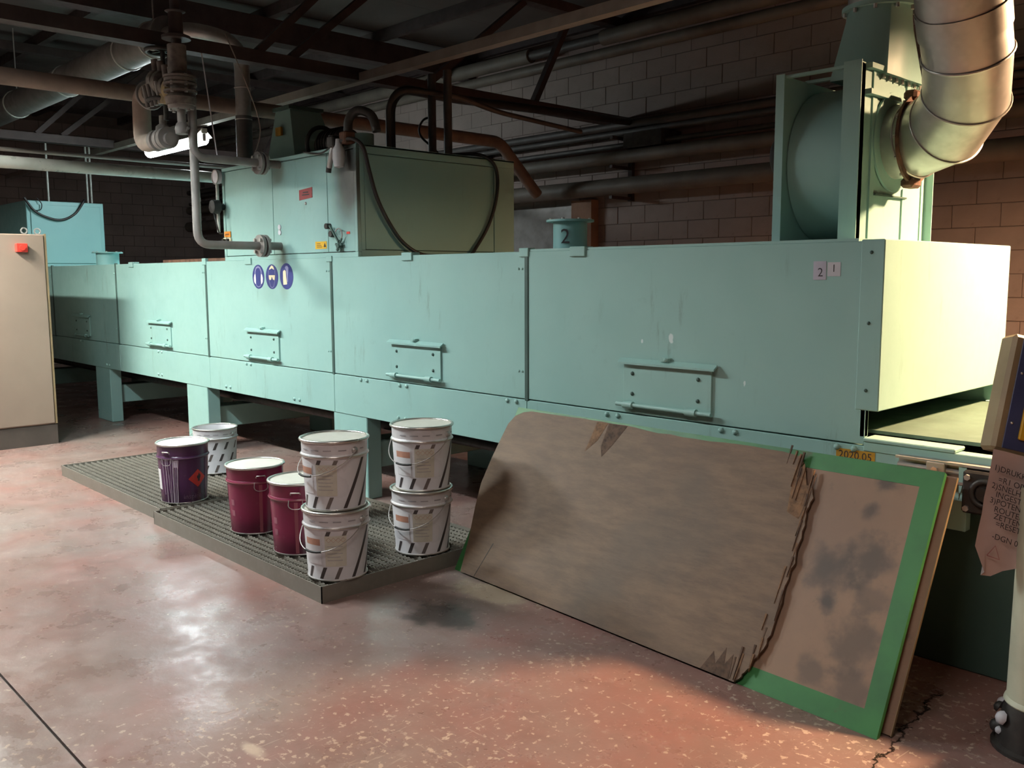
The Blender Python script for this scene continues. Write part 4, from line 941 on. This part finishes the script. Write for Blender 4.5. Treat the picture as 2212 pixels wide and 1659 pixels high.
# ================================================================== PAINT PAILS
PH = 0.40; PR0, PR1 = 0.148, 0.164
def rf_h(h): return lambda z: PR0 + (PR1 - PR0) * min(1, z / (h * 0.78))
rf = rf_h(PH)
def body_profile(h):
    zr = h * 0.775; f_ = rf_h(h)
    return [(PR0 - 0.01, 0.004), (PR0 + 0.002, 0.0), (PR0 + 0.004, 0.004), (f_(0.012), 0.012), (f_(zr - 0.01), zr - 0.012), (PR1 + 0.006, zr - 0.006), (PR1 + 0.008, zr), (PR1 + 0.006, zr + 0.006), (PR1 + 0.001, zr + 0.012), (PR1 + 0.002, h - 0.012), (PR1 + 0.004, h - 0.008)]
def upper(z): return PR1 + 0.0025
def pail(name, label, group, x, y, z, mat, lidmat='lid', open_=False, turn=0.0, h=PH):
    rz = math.atan2(-y, -x) + math.radians(turn)
    t = thing(name, label, 'paint pail', (x, y, z), rz, group)
    p = body_profile(h)
    if open_:
        inner = [(r - 0.004, zz) for r, zz in reversed(p[2:])] + [(0.0, 0.012)]
        MB().lathe([(0.0, 0.003)] + p + inner, (0, 0, 0), 44).build('body', mat, t, 35, local=True)
        MB().ring((0, 0, h - 0.006), PR1 + 0.003, 0.006, 44, 8).build('rim', 'rim', t, 60, local=True)
    else:
        MB().lathe([(0.0, 0.004)] + p + [(0.0, h - 0.022)], (0, 0, 0), 44).build('body', mat, t, 35, local=True)
        MB().ring((0, 0, h - 0.003), PR1 + 0.006, 0.008, 44, 8).build('rim', 'rim', t, 60, local=True)
        MB().lathe([(PR1 + 0.002, h - 0.004), (PR1 - 0.008, h - 0.008), (PR1 - 0.014, h - 0.018), (PR1 - 0.022, h - 0.020), (0.0, h - 0.0185)], (0, 0, 0), 44).build('lid', lidmat, t, 35, local=True)
        MB().ring((0, 0, h - 0.014), PR1 - 0.012, 0.004, 44, 6).build('lid_groove', 'rim', t, 60, local=True)
    MB().ring((0, 0, 0.004), PR0 + 0.003, 0.004, 44, 6).build('base_chime', 'rim', t, 60, local=True)
    if mat == 'pail_white': MB().ring((0, 0, h * 0.775), PR1 + 0.005, 0.0045, 44, 6).build('body_bead', 'rim', t, 60, local=True)
    return t
def rad(a): return math.radians(a)
def bail(t, lug, drop, zl, out=0.012):
    # wire handle hanging on its lugs, with a black grip
    for a in (lug, lug - 180):
        q = MB().lathe([(0.018, 0.0), (0.018, 0.004), (0.010, 0.012), (0.0, 0.014)], (0, 0, 0), 14)
        R_ = Matrix.Rotation(rad(a), 4, 'Z') @ Matrix.Translation((PR1 + 0.001, 0, zl)) @ Matrix.Rotation(PI / 2, 4, 'Y')
        q.v = [tuple(R_ @ Vector(p)) for p in q.v]; q.build('lug', 'steel', t, 50, local=True)
    pts = []
    for i in range(25):
        s = i / 24; a = lug - 180 * s; r = PR1 + 0.012 + out * math.sin(PI * s)
        pts.append(Vector((r * math.cos(rad(a)), r * math.sin(rad(a)), zl - drop * math.sin(PI * s) ** 0.85)))
    b = MB().tube(pts, 0.0024, 6).build('bail_wire', 'steel', t, 60, local=True)
    MB().tube(pts[10:15], 0.0060, 8).build('grip', 'black', b, 60, local=True)
PW = 0.352
def white_pail(label, x, y, z, drop=0.14, open_=False, turn=0.0, lbl=True):
    t = pail('paint_pail', label, 'white paint pails with black slashes', x, y, z, 'pail_white', 'lid', open_, turn, PW)
    f_ = rf_h(PW); zb = PW * 0.775 - 0.014; per = 42.0 / 0.27
    def slash(a, z0, z1, i, wd=7.5):
        MB().patch(f_, a + per * z0, a + wd + per * z0, z0, z1, per * (z1 - z0), 2, m=8).build('slash_print', 'stripe' if i % 3 else 'stripe_pale', t, 60, local=True)
    for i, a in enumerate((-100, -68, -38, -8, 26, 58, 90)):
        if lbl and a < 20:
            slash(a, 0.012, 0.072, i)
            if a > -60: slash(a - 20, zb - 0.028, zb, i)
        elif open_:
            for q, z0 in enumerate((0.014, 0.10, 0.19)): slash(a, z0, z0 + 0.055, i + q)
        else: slash(a, 0.012, zb, i)
    if lbl:
        l = MB().patch(f_, -66, -30, 0.085, 0.235, 0, 6, 0.0012).build('side_label', 'label_white', t, 60, local=True)
        MB().patch(f_, -66, -31, 0.185, 0.218, 0, 6, 0.0018).build('orange_band', 'label_orange', l, 60, local=True)
        l = MB().patch(f_, -22, 17, 0.078, 0.236, 0, 8, 0.0012).build('front_label', 'label_cream', t, 60, local=True)
        for i in range(4):
            ca = -19 + i * 8.6; q = MB()
            ds = [(ca, 0.215), (ca + 4.2, 0.227), (ca + 8.4, 0.215), (ca + 4.2, 0.203), (ca, 0.215)]
            q.tube([((f_(zz) + 0.0016) * math.cos(rad(aa)), (f_(zz) + 0.0016) * math.sin(rad(aa)), zz) for aa, zz in ds], 0.0009, 4)
            q.build('hazard_diamond', 'label_orange', l, None, local=True)
        for i in range(5): MB().patch(f_, -18, 10 - 4 * (i % 2), 0.18 - i * 0.018, 0.183 - i * 0.018, 0, 6, 0.0018).build('printed_line', 'print_grey', l, 60, local=True)
    for a0, a1 in ((-52, -38), (-30, -14), (-6, 8), (20, 34), (62, 72)):
        MB().patch(upper, a0, a1, PW * 0.865, PW * 0.88, 0, 4, 0.0007).build('printed_line', 'print_grey', t, 60, local=True)
    bail(t, 50, drop, PW * 0.86)
    return t
white_pail('lower white slashed pail of the front stack', -3.912, 2.476, GZ, 0.145)
white_pail('upper white slashed pail of the front stack', -3.917, 2.480, GZ + PW + 0.005, 0.125, turn=-14)
white_pail('lower white slashed pail of the stack nearest the leaning board', -3.940, 3.050, GZ, 0.15, turn=4)
white_pail('upper white slashed pail of the stack nearest the leaning board', -3.935, 3.055, GZ + PW + 0.005, 0.15, turn=7)
white_pail('open empty white slashed pail at the back left', -6.705, 3.16, GZ, 0.02, True, 0, False)

def side_handle(t, a):
    # folding side handle: bright bar on a bracket with a wire loop
    r = PR1 + 0.004; d = Vector((math.cos(rad(a)), math.sin(rad(a)), 0)); u_ = Vector((-d.y, d.x, 0))
    def P_(uu, zz, rr): return d * rr + u_ * uu + Vector((0, 0, zz))
    h = MB().tube([P_(-0.026, 0.345, r + 0.002), P_(-0.024, 0.355, r + 0.012), P_(0.024, 0.355, r + 0.012), P_(0.026, 0.345, r + 0.002)], 0.004, 8).build('handle_bar', 'rim', t, 60, local=True)
    MB().tube(bend([P_(-0.036, 0.315, r + 0.004), P_(-0.04, 0.28, r + 0.008), P_(-0.02, 0.265, r + 0.010), P_(0.02, 0.265, r + 0.010), P_(0.04, 0.28, r + 0.008), P_(0.036, 0.315, r + 0.004)], 0.02), 0.0022, 6).build('wire_loop', 'steel', h, 60, local=True)
    MB().patch(upper, a - 4, a + 4, 0.32, 0.36, 0, 3, 0.003).build('handle_plate', t['mat'], h, 60, local=True)
def wrap_text(t, txt, size, a0, zc, mat, name):
    vs, fs = text_mesh(txt, size); sx = -min(p.x for p in vs); mb = MB()
    mb.add([((rf(zc + p.y) + 0.0008) * math.cos(rad(a0) + (p.x + sx) / PR0), (rf(zc + p.y) + 0.0008) * math.sin(rad(a0) + (p.x + sx) / PR0), zc + p.y) for p in vs], fs)
    mb.build(name, mat, t, None, local=True)
plain('crimson_print', (0.33, 0.10, 0.15), 0.4)
plain('crimson_seam', (0.30, 0.075, 0.10), 0.35)
def crimson(label, x, y, ha, turn=0.0):
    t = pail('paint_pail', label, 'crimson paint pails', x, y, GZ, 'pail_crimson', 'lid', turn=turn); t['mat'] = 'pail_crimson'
    MB().patch(rf, ha - 3.5, ha + 3.5, 0.012, 0.30, 0, 2, 0.0008).build('body_seam', 'crimson_seam', t, 60, local=True)
    MB().ring((0, 0, PH * 0.775), PR1 + 0.0045, 0.0045, 44, 6).build('body_bead', 'crimson_seam', t, 60, local=True)
    side_handle(t, ha)
    for z0, z1 in ((0.17, 0.205), (0.105, 0.14)): MB().patch(rf, -62, -52, z0, z1, 0, 3, 0.0008).build('pictogram', 'crimson_print', t, 60, local=True)
    wrap_text(t, 'inspired', 0.045, ha + 22, 0.045, 'crimson_print', 'printed_word')
    return t
crimson('crimson pail with a cream lid farthest from the front stack', -4.97, 2.585, 10)
crimson('crimson pail partly hidden by the front white stack', -4.42, 2.565, -8)
crimson('crimson pail peeping out behind the front white stack', -4.96, 3.12, 40)
# purple pail with drips
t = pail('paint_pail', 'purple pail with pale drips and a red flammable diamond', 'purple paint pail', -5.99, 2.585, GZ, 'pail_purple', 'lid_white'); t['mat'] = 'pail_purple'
plain('purple_seam', (0.15, 0.07, 0.14), 0.35)
MB().ring((0, 0, PH * 0.775), PR1 + 0.0045, 0.0045, 44, 6).build('body_bead', 'purple_seam', t, 60, local=True)
side_handle(t, -38)
for i, (a, a2, zb) in enumerate(((-53, -51, 0.06), (-43, -43, 0.008), (-38, -34, 0.008), (-30, -32, 0.008), (-24, -26, 0.008), (-21, -24, 0.008), (-17, -20, 0.008), (-13, -16, 0.006))):
    P_ = []
    for j in range(9):
        s = j / 8; z = 0.305 + (zb - 0.305) * s; aa = rad(a + (a2 - a) * s + random.uniform(-0.3, 0.3)); r = rf(z) + 0.0005
        P_.append((r * math.cos(aa), r * math.sin(aa), z))
    MB().tube(P_, [0.0022 + 0.0012 * (i % 3 == 1)] * 9, 6).build('paint_drip', 'drip_paint', t, 60, local=True)
MB().patch(rf, -24, -12, 0.25, 0.31, 2, 3, 0.0012, 2).build('paint_drip', 'drip_paint', t, 60, local=True)
l = MB().patch(rf, -86, -64, 0.09, 0.23, 0, 5, 0.0012).build('side_label', 'label_white', t, 60, local=True)
q = MB(); cz, ca, hz, ha_ = 0.165, 34, 0.062, 24
n_ = 8
vsd = []; fsd = []
for i in range(n_ + 1):
    fz = -1 + 2 * i / n_; wdt = 1 - abs(fz)
    for j in range(n_ + 1):
        a = ca + ha_ * wdt * (-1 + 2 * j / n_); z = cz + hz * fz; r = rf(z) + 0.0012
        vsd.append((r * math.cos(rad(a)), r * math.sin(rad(a)), z))
for i in range(n_):
    for j in range(n_): fsd.append((i * (n_ + 1) + j, i * (n_ + 1) + j + 1, (i + 1) * (n_ + 1) + j + 1, (i + 1) * (n_ + 1) + j))
plain('diamond_red', (0.55, 0.028, 0.022), 0.4)
l = MB().add(vsd, fsd).build('hazard_diamond', 'diamond_red', t, 60, local=True)
fl_ = [(0, 0.030), (3.5, 0.012), (5.5, 0.016), (5.0, -0.004), (2.5, -0.016), (2.5, -0.03), (-2.5, -0.03), (-2.5, -0.016), (-5.5, -0.004), (-4.5, 0.012), (-2.5, 0.006)]
vf = [((rf(cz + b) + 0.0018) * math.cos(rad(ca + 3 + a)), (rf(cz + b) + 0.0018) * math.sin(rad(ca + 3 + a)), cz + b + 0.008) for a, b in fl_]
MB().add(vf, [tuple(range(len(vf)))]).build('flame_print', 'ink', l, None, local=True)
MB().patch(rf, 60, 68, 0.012, 0.30, 0, 2, 0.0008).build('body_seam', 'purple_seam', t, 60, local=True)
wrap_text(t, 'inspired', 0.045, -2, 0.045, 'purple_seam', 'printed_word')
plain('lid_stain', (0.62, 0.36, 0.34), 0.5)
pts = [(0.045 * math.cos(2 * PI * i / 20) * (1 + 0.2 * math.sin(3 * i)), 0.055 * math.sin(2 * PI * i / 20)) for i in range(20)]
MB().prism(pts, (-0.03, -0.01, PH - 0.019), (1, 0, 0), (0, 1, 0), 0.0008).build('lid_stain', 'lid_stain', t, None, local=True)

# ================================================================== LEANING BOARDS
A = Vector((-3.69, 3.10, 0.0)); U = Vector((0.998, -0.058, 0.0)).normalized(); V = Vector((0.03, 0.518, 0.855)).normalized()
NB = U.cross(V).normalized()
if NB.y > 0: NB = -NB
bd = [(-0.085, 0.985), (2.36, 1.004), (2.405, 0.011), (-0.03, 0.011)]
def bprism(poly, off, th):   # polygon in the board's plane; off = height above the plane towards the aisle
    return MB().prism(poly, A + NB * off, U, V, th if U.cross(V).dot(NB) > 0 else -th)
gb = thing('leaning_board', 'large brown hardboard with green painted border leaning on the tunnel', 'board', tuple(A))
bprism(bd, -0.018, 0.018).build('panel', 'hardboard', gb)
for q in ([(-0.085, 0.985), (2.36, 1.004), (2.285, 0.934), (-0.02, 0.918)], [(2.36, 1.004), (2.405, 0.0), (2.335, 0.085), (2.285, 0.934)],
          [(2.405, 0.0), (-0.03, 0.0), (0.035, 0.075), (2.335, 0.085)], [(-0.03, 0.0), (-0.085, 0.985), (-0.02, 0.918), (0.035, 0.075)]):
    bprism(q, 0.0, 0.0015).build('green_border', 'green_paint', gb)
for q, w_ in (((2.36, 1.004, 2.405, 0.0), 0), ((-0.085, 0.985, 2.36, 1.004), 1)):
    p0 = A + U * q[0] + V * q[1]; p1 = A + U * q[2] + V * q[3]
    MB().bar(p0 - NB * 0.008, p1 - NB * 0.008, 0.020, 0.004, V if w_ else U).build('green_edge', 'green_paint', gb)
sb2 = bprism([(-0.05, 0.985), (2.392, 1.008), (2.432, 0.032), (0.0, 0.032)], -0.050, 0.012).build('backing_sheet', 'hardboard')
tag(sb2, 'second board behind the green bordered board, its edge showing right', 'board')
for q in ((2.392, 1.008, 2.432, 0.03),):
    p0 = A + U * q[0] + V * q[1]; p1 = A + U * q[2] + V * q[3]
    MB().bar(p0 - NB * 0.044, p1 - NB * 0.044, 0.013, 0.003, U).build('edge_strip', 'panel_tan', sb2)
# torn plywood sheet in front: ragged right edge, rounded top corner
edge = [(1.764, 0.968), (1.79, 0.955), (1.80, 0.915), (1.812, 0.885), (1.815, 0.845), (1.845, 0.85), (1.875, 0.845), (1.89, 0.80), (1.885, 0.74), (1.90, 0.68), (1.897, 0.60), (1.905, 0.52), (1.90, 0.42), (1.91, 0.32), (1.905, 0.22), (1.90, 0.165), (1.885, 0.12), (1.87, 0.085), (1.86, 0.05), (1.838, 0.02), (1.825, 0.0)]
rag = []
for i in range(len(edge) - 1):
    (a0, b0), (a1, b1) = edge[i], edge[i + 1]
    for j in range(3):
        s = j / 3; rag.append((a0 + (a1 - a0) * s + random.uniform(-0.006, 0.006), b0 + (b1 - b0) * s))
rag.append(edge[-1])
topl = [(-0.09, 0.80), (-0.085, 0.87), (-0.055, 0.925), (0.0, 0.955), (0.06, 0.968), (0.3, 0.972)]
top_ = []
for i in range(20):
    s = i / 19; top_.append((0.3 + 1.464 * s, 0.972 + 0.006 * math.sin(9 * s) + random.uniform(-0.004, 0.004)))
poly = [(0.045, 0.0), (0.0, 0.18), (-0.06, 0.36), (-0.095, 0.5), (-0.098, 0.66)] + topl + top_[1:-1] + rag
pw = thing('plywood_sheet', 'torn dark plywood sheet leaning over the green bordered board', 'board', tuple(A))
bprism(poly, 0.012, 0.010).build('sheet', 'plywood', pw)
# the splintered edge: long fibres and steps of bare ply
for i in range(26):
    s = i / 25; k_ = min(len(edge) - 2, int(s * (len(edge) - 1))); fr = s * (len(edge) - 1) - k_
    a0 = edge[k_][0] + (edge[k_ + 1][0] - edge[k_][0]) * fr; b0 = edge[k_][1] + (edge[k_ + 1][1] - edge[k_][1]) * fr
    ln_ = random.uniform(0.06, 0.16); dx = random.uniform(-0.05, 0.004)
    q = [(a0 + dx - 0.004, b0 + ln_ / 2), (a0 + dx + 0.004, b0 + ln_ / 2), (a0 + dx + random.uniform(0.0, 0.012), max(0.005, b0 - ln_ / 2))]
    bprism(q, 0.018, random.uniform(0.005, 0.010)).build('splinter', 'ply_edge' if i % 2 else 'ply_torn', pw)
for q, m_ in (([(1.805, 0.94), (1.845, 0.85), (1.875, 0.84), (1.86, 0.70), (1.80, 0.72), (1.775, 0.86)], 'ply_edge'),
              ([(0.66, 0.972), (0.79, 0.974), (0.74, 0.86), (0.70, 0.79), (0.67, 0.84)], 'ply_torn'), ([(0.58, 0.97), (0.655, 0.972), (0.63, 0.87), (0.575, 0.80)], 'ply_edge'),
              ([(1.66, 0.0), (1.80, 0.0), (1.785, 0.10), (1.76, 0.05), (1.745, 0.115), (1.72, 0.04), (1.695, 0.085)], 'ply_torn'), ([(0.16, 0.0), (0.163, 0.0), (0.205, 0.20), (0.20, 0.20)], 'black')):
    bprism(q, 0.0222, 0.0008).build('peeled_veneer', m_, pw)

# ================================================================== OPERATOR STAND (right edge)
px_, py_ = -0.885, 3.29
st_ = thing('operator_stand', 'pale round stand post with a tilted blue control panel at the right edge', 'control stand', (px_, py_, 0))
MB().lathe([(0.0, 0.16), (0.105, 0.16), (0.108, 0.165), (0.105, 0.175), (0.10, 0.18), (0.095, 0.9), (0.0, 0.9)], (px_, py_, 0), 32).build('post', 'post_paint', st_, 40)
MB().lathe([(0.0, 0.0), (0.14, 0.0), (0.14, 0.012), (0.125, 0.02), (0.115, 0.10), (0.10, 0.16), (0.0, 0.16)], (px_, py_, 0), 28).build('foot', 'dark_iron', st_, 35)
for i in range(8):
    a = random.uniform(2.6, 5.2); MB().dome((px_ + 0.12 * math.cos(a), py_ + 0.12 * math.sin(a), random.uniform(0.03, 0.12)), (math.cos(a), math.sin(a), 0.4), random.uniform(0.012, 0.03), 7).build('paint_crust', 'paper' if i % 3 == 0 else 'dark_iron', st_, 60)
# panel leaning back
u = Vector((0.69, 0.724, 0)).normalized(); v = Vector((0.035, 0.296, 0.954)).normalized()
u = (u - v * u.dot(v)).normalized(); nn = u.cross(v)
o0 = Vector((-1.045, 3.21, 1.02))
def pprism(x0, x1, z0, z1, off, th, name, mat, parent, bev=0.0):
    return MB().prism([(x0, z0), (x1, z0), (x1, z1), (x0, z1)], o0 + nn * off, u, v, th).build(name, mat, parent, None, bev)
pprism(-0.012, 0.40, 0.0, 0.40, -0.09, 0.09, 'panel_housing', 'panel_tan', st_, 0.012)
f = pprism(0.018, 0.385, 0.012, 0.388, 0.0, 0.004, 'panel_face', 'panel_blue', st_, 0.002)
pprism(0.062, 0.34, 0.05, 0.26, 0.004, 0.012, 'yellow_plate', 'yellow', f, 0.003)
for a, b in ((0.034, 0.27), (0.034, 0.10)): MB().dome(o0 + u * a + v * b + nn * 0.004, nn, 0.005).build('screw', 'rim', f, 50)
MB().tube([(px_, py_, 0.86), tuple(o0 + u * 0.19 + v * 0.12 - nn * 0.10)], 0.045, 16).build('neck', 'post_paint', st_, 50)
# note hanging from the panel
o1 = o0 + nn * 0.012
nt = thing('hand_written_note', 'crumpled handwritten note sheet hanging below the control panel', 'paper', tuple(o1))
dn = Vector((0.02, 0.02, -1)).normalized(); lean = (dn + u * -0.185 + nn * 0.04).normalized()
def npt(a, b, off=0.0): return o1 + u * a + lean * b + nn * off
rowsn = 7; colsn = 8; vs = []; fs = []
for i in range(rowsn + 1):
    for j in range(colsn + 1):
        b = 0.385 * i / rowsn; a = -0.012 + 0.30 * j / colsn
        if i == rowsn and j == 0: a += 0.045; b += 0.005
        if i == rowsn: b += 0.045 * math.exp(-((j - 1.5) / 1.6) ** 2) - 0.004 * j
        off = 0.006 * math.sin(1.7 * j + 0.9 * i) + (0.012 if j == 0 and i > 3 else 0)
        vs.append(npt(a, b, off))
for i in range(rowsn):
    for j in range(colsn): fs.append((i * (colsn + 1) + j, (i + 1) * (colsn + 1) + j, (i + 1) * (colsn + 1) + j + 1, i * (colsn + 1) + j + 1))
MB().add(vs, fs).build('sheet', 'note_paper', nt, 60)
wu = (u * 0.985 + lean * 0.10).normalized(); wv = -lean
lines = [('1)DRUKKNOP', -0.004, 0.06), ('=R1 OP', 0.014, 0.096), ('2)SNELHEID', -0.004, 0.119), ('INGESTELD', 0.016, 0.146), ('3)POTENTMETER', 0.0, 0.168), ('ROUTER AAN', 0.020, 0.195), ('ZETTEN', 0.022, 0.218), ('=RESET(ACC', 0.034, 0.242), ('-DGN 07/12', 0.030, 0.284)]
for i, (tx, dx, db) in enumerate(lines):
    mb = MB(); text_on(mb, tx, 0.027, npt(0.005 + dx, db, 0.012), wu, wv, 0.0, True); mb.build('handwriting', 'ink', nt)
q = band([(0.0, 0.0), (0.022, 0.04), (0.044, 0.0), (0.0, 0.0)], 0.0018)
MB().prism(q, npt(0.03, 0.352, 0.012), wu, wv, 0.0004).build('printed_triangle', 'ink_red', nt)
